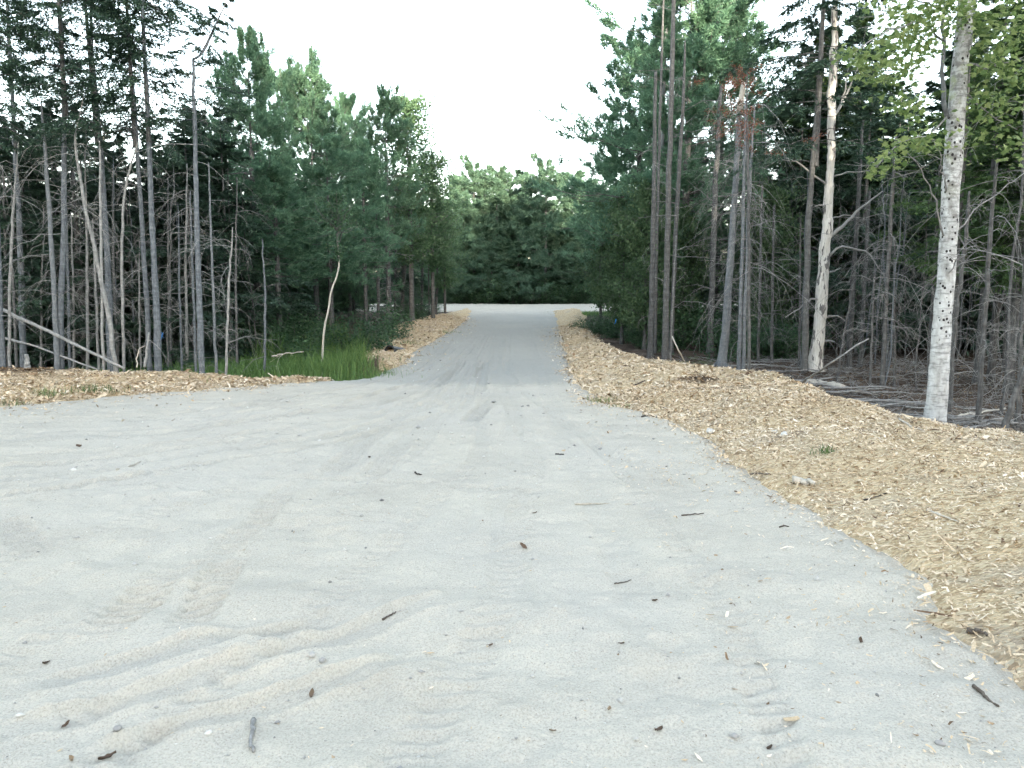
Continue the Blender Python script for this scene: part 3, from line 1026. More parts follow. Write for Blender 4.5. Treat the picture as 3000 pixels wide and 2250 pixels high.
for uu, vv, du, sc in [(575, 330, -150, .5), (572, 290, 110, .5), (570, 250, 160, .45), (570, 220, -110, .4), (566, 195, 60, .35), (573, 380, 120, .5), (572, 350, -120, .45)]:
    a = at_depth(uu, vv, Yt) - ft
    b = at_depth(uu + du, vv + rng.uniform(-20, 40), Yt + rng.uniform(-.6, .6)) - ft
    P_ = resample(np.array([a, a * .5 + b * .5 + [0, 0, .06], b]), 8)
    tubes(wd, P_, np.linspace(.012, .004, 8), 3, .3)
    for k in range(1, 8):
        for q in range(9):
            d = unit((b - a) * .5 / np.linalg.norm(b - a) + rng.normal(0, .6, 3) * np.array([1, 1, .45]) + np.array([0, 0, -.1]))
            l = rng.uniform(.12, .3)
            c0 = P_[k] + rng.normal(0, .03, 3)
            nn = 10
            B = c0 + d * l * np.linspace(0, 1, nn)[:, None]
            nd = unit(d * .8 + rdir(nn, rng) * .7)
            flat_tris(mb, B, nd * .06, unit(np.cross(nd, rdir(nn, rng))) * .01, np.full(nn, rng.uniform(.1, .9)))
stuff_part(mb.build('foliage', M['fir_needle'], top_t)); stuff_part(wd.build('boughs', M['spruce_bark'], top_t))

pole_tree('dead_tree', 'thin dark pole close on the left of the snapped spruce', [(572, 1060), (566, 850), (556, 560)], [8, 7, 4], 'spruce_bark', branches=26, L=(.3, 1.0), Y=16.4)
pole_tree('dead_tree', 'thin straight dead pole right of the snapped spruce', [(632, 1068), (622, 800), (611, 477)], [9, 7.5, 4], 'spruce_bark', branches=40, L=(.3, 1.1), tint=.6, Y=15.6)
pole_tree('dead_tree', 'forked thin dead sapling at the edge of the tall grass', [(659, 1068), (667, 880), (676, 760), (682, 665)], [8, 7, 6, 2.5], 'dead_bark', branches=34, L=(.3, 1.2), tint=.6, Y=15.4, t=(.25, .98))
# thin poles further in
thin = [(203, 1074, 190, 470, 9), (215, 1078, 208, 620, 8), (240, 1076, 214, 640, 7), (112, 1072, 88, 560, 7), (118, 1074, 128, 610, 7), (48, 1070, 30, 700, 9), (135, 1070, 131, 930, 6), (288, 1070, 272, 640, 8), (345, 1066, 330, 500, 9), (395, 1050, 385, 640, 7), (410, 1058, 408, 700, 6), (500, 1052, 492, 520, 8), (530, 1050, 522, 600, 7), (545, 1048, 548, 480, 9), (690, 1030, 694, 520, 8), (770, 1010, 768, 700, 8), (255, 1070, 248, 420, 9), (20, 1066, 8, 480, 9)]
for i, (a, b, c, d, w) in enumerate(thin):
    pole_tree('thin_tree', 'thin grey trunk half lost in the dark wood behind the front row at left', [(a, b), ((a + c) / 2 + rng.normal(0, 3), (b + d) / 2), (c, d)], [w, w * .8, w * .35], ['spruce_bark', 'dead_bark', 'brown_bark'][i % 3], group='thin trunks deep in the left wood', branches=30, L=(.3, 1.2), Y=rng.uniform(16.5, 20), sub=3)

# pines beyond the grass, left of the track
def pine_px(u, vapex, Y, label, proto, ph=8.5, width=1.0, foot=0.0, group=None, bare=0, name='pine_tree', bark='brown_bark', rbase=None, rot=None, cat='pine'):
    top = at_depth(u, vapex, Y)
    z = ground_z(top[0], Y)
    H = top[2] - z
    return crown_tree(name, (top[0], Y, z), proto, H, label, cat, group, width=width, foot=foot, protoH=ph, bare=bare, bark=bark, rbase=rbase, rot=rot)

pine_px(722, 115, 24, 'tall soft-needled pine with a thin spire top behind the grass', PINE[0], width=.82, foot=2.0, bare=40, rbase=.13)
pine_px(645, 370, 27, 'dense pine between the snapped spruce and the spire-topped pine', PINE[1], foot=1.2, width=1.0)
pine_px(822, 206, 33, 'pine with a narrow tip just right of the spire-topped one', PINE[2], width=.85)
pine_px(905, 193, 31, 'tallest double-tipped pine in the middle of the left stand', PINE[1], width=.85, foot=1.5)
pine_px(955, 400, 26, 'broad pine whose low bough hangs over the bent white stem', PINE[2], width=1.15, foot=1.6, rbase=.1)
pine_px(1008, 300, 36, 'slender pine spire in the gap left of the leafy tree', PINE[0], width=.75)
pine_px(1060, 420, 29, 'bushy pine above the group of bare brown trunks', PINE[0], width=1.0, foot=2.6, bare=30)
pine_px(1127, 272, 32, 'pine with a feathery tip beside the track, left stand', PINE[1], width=.8, foot=3.2, bare=30)
pine_px(560, 430, 24, 'dark pine seen behind the snapped spruce', PINE[2], foot=1.5)
pine_px(800, 470, 23, 'low spreading pine over the dark thicket behind the grass', PINE[1], width=1.25, foot=1.9, rbase=.1)
pine_px(1195, 215, 35, 'tall airy leafy tree at the tip of the left stand', ASPEN[0], 7.5, width=1.0, foot=2.8, name='leafy_tree', cat='leafy tree', bare=10)
pine_px(1262, 400, 37, 'yellow-green leafy tree leaning over the left track edge', ASPEN[1], 7.5, width=1.25, foot=2.4, name='leafy_tree', cat='leafy tree', bare=8)
pine_px(1300, 560, 41, 'small yellow-green leafy tree at the left corner of the cross track', ASPEN[0], 7.5, width=1.2, foot=1.5, name='leafy_tree', cat='leafy tree')

for (pts, w, lab, br) in [
    ([(1074, 952), (1074, 800), (1070, 600)], [14, 12, 9], 'stout brown trunk, leftmost of the bare group by the far verge', 40),
    ([(1109, 984), (1107, 800), (1101, 604)], [10, 9, 6], 'bare twiggy brown pole standing nearest the far verge', 60),
    ([(1137, 978), (1137, 800), (1136, 600)], [12, 10, 8], 'straight twiggy brown trunk in the middle of the bare group', 60),
    ([(1157, 946), (1158, 800), (1163, 600)], [7, 6, 4], 'thin brown pole just left of the slanted trunk', 30),
    ([(1174, 946), (1182, 840), (1192, 700), (1198, 560)], [11, 10, 9, 7], 'slightly slanted brown trunk in the bare group', 40),
    ([(1235, 934), (1237, 800), (1239, 640)], [9, 8, 6], 'dark trunk before the lit cross track, left one of three', 20),
    ([(1258, 934), (1256, 820), (1254, 700)], [5, 4, 3], 'thinnest of the three dark trunks before the cross track', 14),
    ([(1276, 931), (1280, 820), (1286, 640)], [8, 7, 5], 'dark trunk before the cross track, nearest the track edge', 14)]:
    pole_tree('bare_tree', lab, pts, w, 'brown_bark', branches=br, L=(.4, 1.5), r0=.011, extra=.8, droop=(-.1, .5), t=(.15, .9))

# bent white stem
foot, P, r = px_trunk([(938, 1008), (950, 960), (962, 909), (967, 870), (972, 849), (984, 818), (993, 780), (991, 737)], [6, 6, 5.5, 5.5, 5.5, 5, 4.5, 4], Y=19.5)
o = empty('birch_sapling', foot, 'crooked white stem bending right above the tall grass', 'sapling')
mb = MB(); tubes(mb, resample(P, 30), np.interp(np.linspace(0, 1, 30), np.linspace(0, 1, len(r)), r), 7, .98, cap=True)
mb.build('trunk', M['pale_wood'], o, smooth=True)
me, wm = broad_crown('crown', 2.0, .7, 40, 26, 341, M['shrub_leaf'], L=.07)
c = link('crown', me, o, P[-1] - np.array([0, 0, .3])); link('limbs', wm, c)

# ------------------------------------------------------------------ far side of the cross track
far = [(1330, 560, 61, 'pine'), (1388, 492, 63, 'pale-tipped pine, leftmost of the far row'), (1455, 508, 64, 'round-topped pine second in the far row'), (1530, 520, 66, 'pine just left of the tallest far pine'), (1600, 484, 61, 'tallest far pine facing straight down the track'), (1672, 520, 64, 'pine just right of the tallest far pine'), (1735, 545, 62, 'pine at the right end of the far row'), (1800, 560, 66, 'pine')]
for i, (u, vv, Y, lab) in enumerate(far):
    if lab == 'pine':
        lab = ['far pine half hidden by the leafy trees at the left corner', 'far pine half hidden behind the right-hand leafy trees'][i > 3]
    pine_px(u, vv, Y, lab, PINEFAR[i % 3], 11.0, width=1.15 + .2 * (i % 2), foot=.2)
for i in range(34):
    u = 420 + i * 62 + rng.uniform(-20, 20); Y = rng.uniform(69, 84)
    pine_px(u, rng.uniform(560, 640), Y, 'dark conifer filling the wood behind the far pine row', PINEFAR[i % 3], 11.0, width=1.1, foot=.2, group='conifers behind the far pine row')
for i, (u, vv) in enumerate([(1150, 690), (1240, 700), (1350, 650), (1440, 690), (1520, 640), (1650, 680), (1730, 640), (1820, 660), (1900, 690), (1300, 720)]):
    pine_px(u, vv, 60.8 + (i % 3) * .8, 'low bushy pine at the foot of the far wood beyond the cross track', PINEFAR[i % 3], 11.0, width=1.5, foot=.0, group='low pines beyond the cross track')
for i in range(44):
    x = -26 + i * 1.2 + rng.uniform(-.4, .4); y = rng.uniform(59.6, 61.2)
    t = empty('shrub', (x, y, ground_z(x, y)), 'green shrub in the hedge-like row along the far side of the cross track', 'shrub', 'shrubs beyond the cross track')
    s = rng.uniform(1.2, 2.2)
    me, wm = SHRUB[i % 3]
    c = link('foliage', me, t, (0, 0, 0), (0, 0, yaw()), (s * 1.2, s * 1.2, s)); link('stems', wm, c)

# ------------------------------------------------------------------ right side
pine_px(2030, -120, 27, 'large fluffy pine towering over the bare trunk cluster, right of the track', PINE[0], width=1.15, foot=2.2, rbase=.16, bare=60)
pine_px(2130, -60, 30, 'large pine just behind the towering fluffy pine', PINE[1], width=1.0, foot=2.2, rbase=.15)
pine_px(1880, 120, 33, 'pine with long boughs reaching left over the track', PINE[2], width=1.05, foot=3.2, bare=20)
pine_px(1830, 380, 38, 'lower pine behind the right-hand leafy trees', PINE[1], width=1.1, foot=2.0)
pine_px(1765, 540, 37, 'leafy tree at the right corner of the cross track', LEAFY[0], 6.0, width=.75, foot=.8, name='leafy_tree', cat='leafy tree', bare=14)
pine_px(1830, 520, 27, 'leafy tree left of the cluster of tall bare poles', LEAFY[1], 6.0, width=.85, foot=.6, name='leafy_tree', cat='leafy tree', bare=14)
pine_px(1900, 470, 24.5, 'leafy tree directly behind the cluster of tall bare poles', LEAFY[0], 6.0, width=.85, foot=.6, name='leafy_tree', cat='leafy tree', bare=14)
pine_px(2010, 560, 26, 'leafy understorey tree right of the tall bare poles', LEAFY[1], 6.0, width=.9, foot=.5, name='leafy_tree', cat='leafy tree')
pine_px(2260, 480, 24, 'leafy understorey tree behind the broken-topped trunk', LEAFY[0], 6.0, width=1.0, foot=.7, name='leafy_tree', cat='leafy tree')

# tight cluster of tall bare poles
pole_tree('bare_pole', 'front-left tall bare pole of the cluster, broken off at the top', [(1905, 1052), (1910, 850), (1915, 615), (1918, 400), (1920, 210)], [19, 15.5, 13, 11, 8], 'brown_bark', branches=10, L=(.2, .9), r0=.012, tint=.5)
pole_tree('bare_pole', 'thin tall pole squeezed behind the front-left one of the cluster', [(1919, 1042), (1922, 800), (1927, 615), (1935, 300), (1942, 72)], [10, 9, 8.5, 7.5, 6], 'brown_bark', branches=16, L=(.2, .8), extra=2.5, t=(.2, .7))
pole_tree('bare_pole', 'pale grey pole in the middle of the tall cluster', [(1925, 1002), (1931, 760), (1937, 542), (1942, 304), (1952, 108)], [15, 13.5, 12, 11, 8], 'spruce_bark', branches=20, L=(.2, .7), extra=2, t=(.15, .7), tint=.72)
pole_tree('bare_pole', 'tallest bare pole of the cluster, running out of the picture top', [(1948, 1066), (1954, 780), (1960, 506), (1968, 250), (1972, 50)], [21, 17, 15, 13.5, 12], 'brown_bark', branches=36, L=(.3, 1.4), extra=3.5, t=(.15, .8), tint=.52, droop=(-.5, .3))
pole_tree('bare_pole', 'darker leaning pole at the right of the tall cluster', [(1966, 1046), (1974, 800), (1983, 615), (2000, 325), (2006, 159)], [13, 12, 12.5, 10, 6], 'brown_bark', branches=44, L=(.4, 1.8), droop=(-.3, .4), r0=.012, extra=.4)
pole_tree('bare_pole', 'short thin stick leaning up beside the right pole of the cluster', [(1962, 1064), (1972, 860), (1981, 690)], [7, 6, 3], 'dead_bark', branches=10, L=(.2, .5))
pole_tree('bare_tree', 'dark brown trunk between the pole cluster and the broken-topped trunk', [(2079, 1042), (2088, 770), (2097, 506), (2104, 405), (2112, 250)], [19, 17, 15, 13, 8], 'brown_bark', branches=90, L=(.5, 2.0), droop=(.0, .7), r0=.011, tint=.4)
# broken trunk
o, ft, P, r = pole_tree('broken_tree', 'thick grey trunk with a flared foot and a pale snapped-off top', [(2112, 1092), (2126, 950), (2148, 651), (2158, 480), (2166, 325), (2168, 318)], [29, 23, 18.5, 16, 15, 12], 'spruce_bark', branches=90, L=(.4, 1.7), droop=(.2, 1.2), t=(.2, .97), tint=.62)
Yb = ft[1]
mb = MB()
bt = np.array([at_depth(2166, 330, Yb), at_depth(2172, 290, Yb), at_depth(2176, 262, Yb), at_depth(2178, 242, Yb)]) - ft
tubes(mb, bt, np.array([9.0, 8.6, 7.8, 5.5]) * Yb / FPX, 6, .98, cap=True)
mb.build('broken_top', M['pale_wood'], o)
mb = MB()
for a in np.linspace(0, 2 * np.pi, 7)[:-1]:
    L_ = rng.uniform(.2, .42)
    d = np.array([math.cos(a), math.sin(a), 0])
    tubes(mb, np.array([d * .1 + [0, 0, .22], d * .17 + [0, 0, .1], d * (.16 + L_ * .5) + [0, 0, .0], d * (.2 + L_) + [0, 0, -.1]]), np.array([.03, .045, .035, .015]), 6, .5)
stuff_part(mb.build('root_flare', M['spruce_bark'], o, smooth=True))
pole_tree('bare_pole', 'slim bare pole touching the right of the broken-topped trunk', [(2164, 1106), (2170, 880), (2177, 651), (2182, 450), (2184, 297)], [13, 11, 10, 9, 6], 'spruce_bark', branches=50, L=(.3, 1.3), droop=(.3, 1.2), tint=.55)
pole_tree('bare_pole', 'slim bare pole with drooping hooked twigs, second right of the broken-topped trunk', [(2176, 1106), (2183, 880), (2191, 651), (2202, 450), (2211, 311)], [12, 10.5, 9.5, 8, 4], 'spruce_bark', branches=60, L=(.4, 1.5), droop=(.6, 1.5), tint=.6, t=(.2, .98))

# rust-needled dead spruce behind the broken trunk
t_, ft, P, r = pole_tree('rusty_spruce', 'dead spruce with rust-red needles behind the broken-topped trunk', [(2196, 1075), (2194, 700), (2190, 400), (2188, 215)], [10, 9, 7, 3], 'brown_bark', branches=70, L=(.5, 1.7), droop=(.3, 1.2), Y=15.2, t=(.35, .98))
mb = MB()
for k in range(34):
    cu, cv = rng.normal(2170, 48), rng.uniform(205, 400)
    if k > 29: cu, cv = rng.normal(2290, 60), rng.uniform(380, 450)
    c0 = at_depth(cu, cv, 15.2 + rng.normal(0, .4)) - ft
    d = unit(rng.normal(0, 1, 3) * np.array([1, .8, .4]))
    nn = 70
    B = c0 + d * rng.uniform(-.22, .22, nn)[:, None] + rng.normal(0, .03, (nn, 3))
    nd = unit(d * .6 + rdir(nn, rng) + [0, 0, -.4])
    flat_tris(mb, B, nd * .05, unit(np.cross(nd, rdir(nn, rng))) * .007, rng.uniform(0, 1, nn))
stuff_part(mb.build('needles', M['rust_needle'], t_))

pole_tree('spruce_tree', 'tall rough-barked spruce close on the left of the white barkless snag', [(2357, 1100), (2361, 880), (2368, 651), (2382, 470), (2394, 325), (2405, 140), (2412, 0)], [19, 17, 16, 14.5, 13.5, 11, 10], 'brown_bark', extra=3.0, crown=F0, crown_len=7.0, crown_w=1.25, branches=70, L=(.3, 1.4), tint=.6, droop=(.0, .8))

# white barkless snag, branch by branch
m, nt, out = new_mat('snag_wood')
v = texco(nt)
gr = noise(nt, texco(nt, (14, 14, 1.2)), 3.5, 5, .6)
c = ramp(nt, gr, [(.25, (.36, .33, .29)), (.45, (.60, .57, .52)), (.7, (.74, .72, .68))])
sep = nt.nodes.new('ShaderNodeSeparateXYZ'); nt.links.new(texco(nt), sep.inputs[0])
bk = ramp(nt, noise(nt, texco(nt, (3.2, 3.2, .9)), 2.4, 4, .55), [(.565, (0, 0, 0)), (.59, (1, 1, 1))])
c = mixc(nt, bk, c, ramp(nt, noise(nt, texco(nt, (6, 6, 2)), 9, 4), [(.3, (.10, .09, .085)), (.7, (.26, .245, .235))]))
b = bump(nt, gr, .5, .02); b = bump(nt, bk, .7, .012, b)
finish(nt, out, c, .8, b, .15)
M['snag'] = m
ft, P, r = px_trunk([(2386, 1098), (2394, 1010), (2406, 890), (2412, 800), (2422, 687), (2429, 560), (2433, 470), (2434, 350), (2437, 253), (2444, 120), (2450, -20)], [46, 36, 32, 31, 30, 24, 21, 22, 22, 17, 14], n=34, wob=.012, extra=1.2)
o = empty('snag', ft, 'thick white barkless dead trunk with patches of grey bark left on it', 'dead tree')
mb = MB(); bumpy_trunk(mb, P, r, 12, .5, .05); mb.build('trunk', M['snag'], o, smooth=True)
Ys = ft[1]
for pts, w in [([(2425, 700), (2470, 660), (2520, 610), (2585, 560)], 12), ([(2428, 545), (2390, 520), (2330, 470), (2280, 470), (2240, 490)], 7), ([(2408, 880), (2380, 875), (2340, 905), (2300, 930)], 7),
               ([(2418, 760), (2460, 720), (2540, 735), (2600, 820)], 8), ([(2440, 345), (2470, 300), (2500, 230), (2520, 180)], 9), ([(2440, 350), (2452, 330), (2475, 270), (2492, 150)], 7), ([(2412, 930), (2450, 925), (2480, 940)], 7),
               ([(2415, 800), (2440, 795), (2462, 785)], 8), ([(2428, 620), (2410, 600), (2385, 605)], 7), ([(2430, 640), (2480, 630), (2530, 640)], 5), ([(2405, 1000), (2425, 998), (2445, 1000)], 9), ([(2434, 520), (2480, 505), (2560, 500), (2620, 515)], 5)]:
    W = np.array([at_depth(a, b_, Ys + .12 * i * (1 if a > 2430 else -1) * .6) for i, (a, b_) in enumerate(pts)]) - ft
    A = resample(W, 12); A[1:-1] += rng.normal(0, .008, (10, 3))
    mb = MB(); tubes(mb, A, np.linspace(w * .5, w * .14, 12) * Ys / FPX, 6, .95, cap=True)
    dead_branches(mb, A, np.full(12, .02), .3, 1, 5, L=(.15, .5), r0=.006, sub=2)
    mb.build('branch', M['dead_bark'], o, smooth=True)

# thin brown poles in the right wood: the ones with a clear place of their own
for pts, w, lab, br in [
    ([(2487, 1084), (2500, 814), (2520, 488), (2528, 350)], [14, 12.5, 10, 7], 'reddish brown trunk right of the white snag, first of the two stout ones', 60),
    ([(2520, 1076), (2536, 765), (2548, 560)], [12.5, 11, 7], 'shaded stout trunk, second one right of the white snag', 50),
    ([(2585, 1142), (2597, 855), (2617, 529), (2626, 400)], [14, 12, 9.5, 5], 'brown pole under the arching dead branches, right of the white snag', 80),
    ([(2621, 1133), (2621, 900), (2621, 692)], [8, 7.5, 4], 'slim upright pole beside the one under the arching branches', 46),
    ([(2548, 1142), (2556, 950), (2562, 800)], [8, 7, 4], 'short slim pole left of the pole under the arching branches', 40),
    ([(2719, 1117), (2732, 880), (2746, 640), (2754, 480)], [12, 10.5, 9, 6], 'brown pole just left of the white-barked maple trunk', 60),
    ([(2780, 1215), (2800, 936), (2833, 651), (2840, 560)], [13, 11.5, 9.5, 6], 'brown pole just right of the white-barked maple foot', 50),
    ([(2866, 1252), (2882, 977), (2902, 675), (2922, 464)], [16.5, 13.5, 11.5, 7], 'straight brown pole midway between the maple and the right picture edge', 70),
    ([(2939, 1100), (2950, 900), (2967, 651)], [9, 8, 5], 'slim pole further back near the right picture edge', 50),
    ([(2981, 1268), (2990, 1050), (3002, 800), (3012, 600)], [15, 13, 11, 8], 'brown pole at the right picture edge behind the leaning stem', 50),
    ([(2931, 1312), (2950, 1235), (2967, 1172), (3000, 1090), (3050, 960)], [20, 18, 17, 16, 13], 'grey stem leaning right out of the picture at the chip edge', 8),
    ([(2220, 1066), (2226, 850), (2233, 542)], [9, 8, 5], 'thin pole right of the hooked-twig pole', 50),
    ([(2260, 1070), (2263, 860), (2268, 600)], [9, 8, 5], 'thin brown pole halfway to the rough-barked spruce', 50),
    ([(2340, 1092), (2343, 900), (2346, 640)], [7, 6, 4], 'very thin pole close left of the rough-barked spruce', 34),
    ([(2450, 1128), (2470, 1000), (2500, 830)], [8, 7, 5], 'thin pole leaning right from the pale log', 10)]:
    pole_tree('bare_pole', lab, pts, w, 'brown_bark', branches=br, L=(.3, 1.3), droop=(.1, 1.1), tint=.5, t=(.2, .95))
PT = []
for i in range(4):
    r = np.random.default_rng(400 + i)
    H = 6.0
    n = 16
    zz = np.linspace(-.3, H, n)
    wob = np.cumsum(r.normal(0, .025, (n, 2)), 0); wob[:2] = 0
    P = np.stack([wob[:, 0], wob[:, 1], zz], 1); rd = np.linspace(.032, .010, n)
    a, b = MB(), MB()
    tubes(a, P, rd * (1 + .08 * r.normal(0, 1, n)), 6, .5, cap=True)
    dead_branches(b, P, rd, .15, .97, 48, L=(.3, 1.1), r=r, droop=(.2, 1.3), r0=.0055, sub=3)
    PT.append((a.mesh('trunk', M['brown_bark'] if i % 2 else M['spruce_bark'], True), b.mesh('dead_branches', M['twig_wood'])))
for i in range(72):
    for _ in range(50):
        x, y = rng.uniform(3.0, 21), rng.uniform(10.5, 25)
        if x > .30 * y + 1.0 and poly_sdf(np.array([x]), np.array([y]), CHIP_R)[0] < -.7 and poly_sdf(np.array([x]), np.array([y]), SAND)[0] < -1 and not (y < 18.5 and 2090 < 1500 + FPX * x / y < 2560): break
    t = empty('thin_tree', (x, y, ground_z(x, y)), 'thin twiggy trunk among many in the dim right-hand wood', 'tree', 'thin trunks in the right wood')
    t.rotation_euler = (rng.normal(0, .04), rng.normal(0, .04), yaw())
    s = rng.uniform(.6, 1.1); t.scale = (s, s, s)
    link('trunk', PT[i % 4][0], t); stuff_part(link('dead_branches', PT[i % 4][1], t))
for i in range(34):
    x, y = rng.uniform(-19, -7.2), rng.uniform(16.5, 24)
    t = empty('thin_tree', (x, y, ground_z(x, y)), 'thin twiggy trunk standing far back in the dark left-hand wood', 'tree', 'thin trunks far back in the left wood')
    t.rotation_euler = (rng.normal(0, .05), rng.normal(0, .05), yaw())
    s = rng.uniform(.6, 1.1); t.scale = (s, s, s)
    link('trunk', PT[i % 4][0], t); stuff_part(link('dead_branches', PT[i % 4][1], t))

# ------------------------------------------------------------------ depth of the wood on both sides
def fill(n, xr, yr, keep, label, group, protos, H, foot, width=1.0):
    c = 0
    while c < n:
        x, y = rng.uniform(*xr), rng.uniform(*yr)
        if not keep(x, y):
            continue
        c += 1
        pr, ph = protos[c % len(protos)]
        h = rng.uniform(*H)
        crown_tree('spruce_tree', (x, y, ground_z(x, y)), pr, h, label, 'tree', group, width=width * rng.uniform(.9, 1.15), foot=rng.uniform(*foot), protoH=ph)
FF = [(FIRFULL[0], 9.0), (FIRFULL[1], 9.0)]
fill(34, (-20, -8), (18.8, 23), lambda x, y: True, 'dark low-branched spruce closing off the view behind the left trunks', 'dark low-branched spruces behind the left trunks', FF, (5.8, 7.6), (.0, .4), 1.4)
fill(32, (-32, -8.5), (22, 40), lambda x, y: x < -.28 * y - 1.5, 'dark spruce deep in the shadowed wood behind the left trunks', 'dark spruces deep in the left wood', FF, (7.2, 9.0), (.2, 1.0), 1.45)
fill(20, (-16, -4.5), (34, 50), lambda x, y: x < -5.5, 'dark spruce behind the pines of the left stand', 'dark spruces behind the left pines', FF, (6, 8.0), (.0, .5), 1.25)
fill(26, (9, 23), (22.5, 27), lambda x, y: x > .36 * y, 'dark low-branched spruce closing off the view in the right wood', 'dark low-branched spruces in the right wood', FF + [(FIRLIGHT[0], 7.0)], (8.5, 12), (.0, .6), 1.25)
fill(32, (8, 36), (26, 44), lambda x, y: x > .34 * y, 'dark spruce deep in the wood on the right', 'dark spruces deep in the right wood', FF, (8, 12.5), (.4, 2.0), 1.25)
fill(18, (7, 22), (28, 50), lambda x, y: x > .22 * y, 'dark spruce behind the leafy trees on the right', 'dark spruces behind the right leafy trees', FF, (6.5, 9), (.0, .5), 1.25)
fill(12, (7.5, 15), (13.0, 17), lambda x, y: x > .58 * y, 'light green fir with low hanging sprays behind the maple', 'light green firs behind the maple', [(FIRLIGHT[0], 7.0)], (7, 9.5), (2.0, 2.8), 1.15)

# ------------------------------------------------------------------ understorey shrubs
def shrubs(pts, label, group, sc=(.5, 1.0)):
    for i, (x, y) in enumerate(pts):
        t = empty('shrub', (x, y, ground_z(x, y)), label, 'shrub', group)
        s = rng.uniform(*sc)
        me, wm = SHRUB[i % 3]
        c = link('foliage', me, t, (0, 0, 0), (0, 0, yaw()), (s * 1.15, s * 1.15, s)); link('stems', wm, c)
shrubs([(rng.uniform(-9.5, -4.2), rng.uniform(21, 27)) for _ in range(26)], 'leafy shrub in the dark thicket under the left pines', 'shrubs under the left pines', (.6, 1.3))
shrubs([(at_ground(u, v_, -.1)[0], at_ground(u, v_, -.1)[1]) for u, v_ in [(1700 + i * 22 + rng.uniform(-10, 10), 968 + i * 6 + rng.uniform(-25, 5)) for i in range(14)]], 'low green shrub behind the right chip verge, before the pole cluster', 'low shrubs behind the right verge', (.45, .9))
shrubs([(rng.uniform(5.5, 8.5), rng.uniform(21, 30)) for _ in range(14)], 'leafy shrub growing behind the right-hand pole cluster', 'shrubs behind the pole cluster', (.7, 1.4))
shrubs([(rng.uniform(-6.5, -4.3), rng.uniform(36, 48)) for _ in range(10)], 'shrub among the trunks at the left corner of the cross track', 'shrubs at the left corner', (.6, 1.1))
# ------------------------------------------------------------------ unseen trees added behind the viewer to keep the low sun off the clearing
r = np.random.default_rng(900)
mb = MB()
for i in range(540):
    x = -100 + (i % 90 + .37 * (i // 90)) * 2.25 + r.uniform(-.6, .6); y = -60 - 5.0 * (i // 90) + r.uniform(-1.5, 1.5)
    H = r.uniform(21, 24); nb = 72
    z = r.uniform(.12, 1, nb); az = r.uniform(0, 2 * np.pi, nb)
    Ln = 3.2 * ((1 - z) ** .7 + .06) * r.uniform(.7, 1.1, nb)
    D = np.stack([np.cos(az), np.sin(az), r.uniform(-.5, .1, nb)], 1)
    B = np.stack([np.full(nb, x), np.full(nb, y), z * H + prof(y)], 1)
    for k in range(4):
        s = r.uniform(0, .7, nb)
        nd = unit(D + r.normal(0, .5, (nb, 3)))
        flat_tris(mb, B + D * (Ln * s)[:, None], nd * (Ln * .55)[:, None], unit(np.cross(nd, r.normal(0, 1, (nb, 3)) + [0, 0, 1])) * .62, r.uniform(0, 1, nb))
    tubes(mb, np.array([[x, y, -.3], [x, y, H]]), np.array([.2, .03]), 5, .2)
sun_block = mb.build('forest', M['fir_needle'])
tag(sun_block, 'dense tall spruce wood closing the clearing behind the viewer', 'forest', kind='stuff')

# ------------------------------------------------------------------ white-barked maple at the right
m, nt, out = new_mat('maple_bark')
v = texco(nt)
g = noise(nt, texco(nt, (5, 5, 2.2)), 2.6, 5, .6)
c = ramp(nt, g, [(.28, (.24, .235, .225)), (.45, (.43, .43, .42)), (.68, (.60, .61, .61))])
pl = ramp(nt, noise(nt, texco(nt, (1, 1, 5)), 6, 4, .6), [(.36, (.55, .55, .55)), (.5, (1, 1, 1))])
c = mixc(nt, 1.0, c, pl, 'MULTIPLY')
sep = nt.nodes.new('ShaderNodeSeparateXYZ'); nt.links.new(texco(nt), sep.inputs[0])
up = math_n(nt, 'MULTIPLY', math_n(nt, 'SUBTRACT', sep.outputs[2], 1.6), .6, True)
blot = ramp(nt, noise(nt, v, 13, 4, .7), [(.47, (0, 0, 0)), (.56, (1, 1, 1))])
c = mixc(nt, math_n(nt, 'MULTIPLY', blot, math_n(nt, 'MULTIPLY', up, .62)), c, (.16, .15, .14))
spd = voro(nt, texco(nt, (1, 1, .8)), 17, 'Distance')
spots = math_n(nt, 'MULTIPLY', math_n(nt, 'LESS_THAN', spd, .27), math_n(nt, 'GREATER_THAN', noise(nt, v, 2.2, 2), .46))
low = math_n(nt, 'MULTIPLY', math_n(nt, 'SUBTRACT', sep.outputs[2], 1.0), 3.0, True)
c = mixc(nt, math_n(nt, 'MULTIPLY', spots, low), c, (.035, .03, .03))
lich = ramp(nt, noise(nt, v, 5, 3), [(.56, (0, 0, 0)), (.66, (1, 1, 1))])
hi = math_n(nt, 'MULTIPLY', math_n(nt, 'SUBTRACT', sep.outputs[2], 3.0), 1.0, True)
c = mixc(nt, math_n(nt, 'MULTIPLY', lich, math_n(nt, 'MULTIPLY', hi, .6)), c, (.34, .38, .22))
b = bump(nt, noise(nt, texco(nt, (3, 3, 7)), 9, 5, .65), .5, .02)
b = bump(nt, g, .4, .02, b)
finish(nt, out, c, .85, b, .2)
M['maple_bark'] = m
ft, P, r_ = px_trunk([(2737, 1264), (2748, 1120), (2760, 977), (2770, 830), (2780, 692), (2788, 560), (2793, 448), (2804, 320), (2813, 203), (2825, 65), (2836, -80)], [56, 55, 51, 48, 46, 48, 49, 45, 42, 41, 37], n=34, wob=.006, extra=2.2)
maple = empty('maple_tree', ft, 'thick white-barked maple trunk with dark spots at the edge of the chips', 'tree')
mb = MB(); bumpy_trunk(mb, P, r_, 16, .5, .018); mb.build('trunk', M['maple_bark'], maple, smooth=True)
Ym = ft[1]
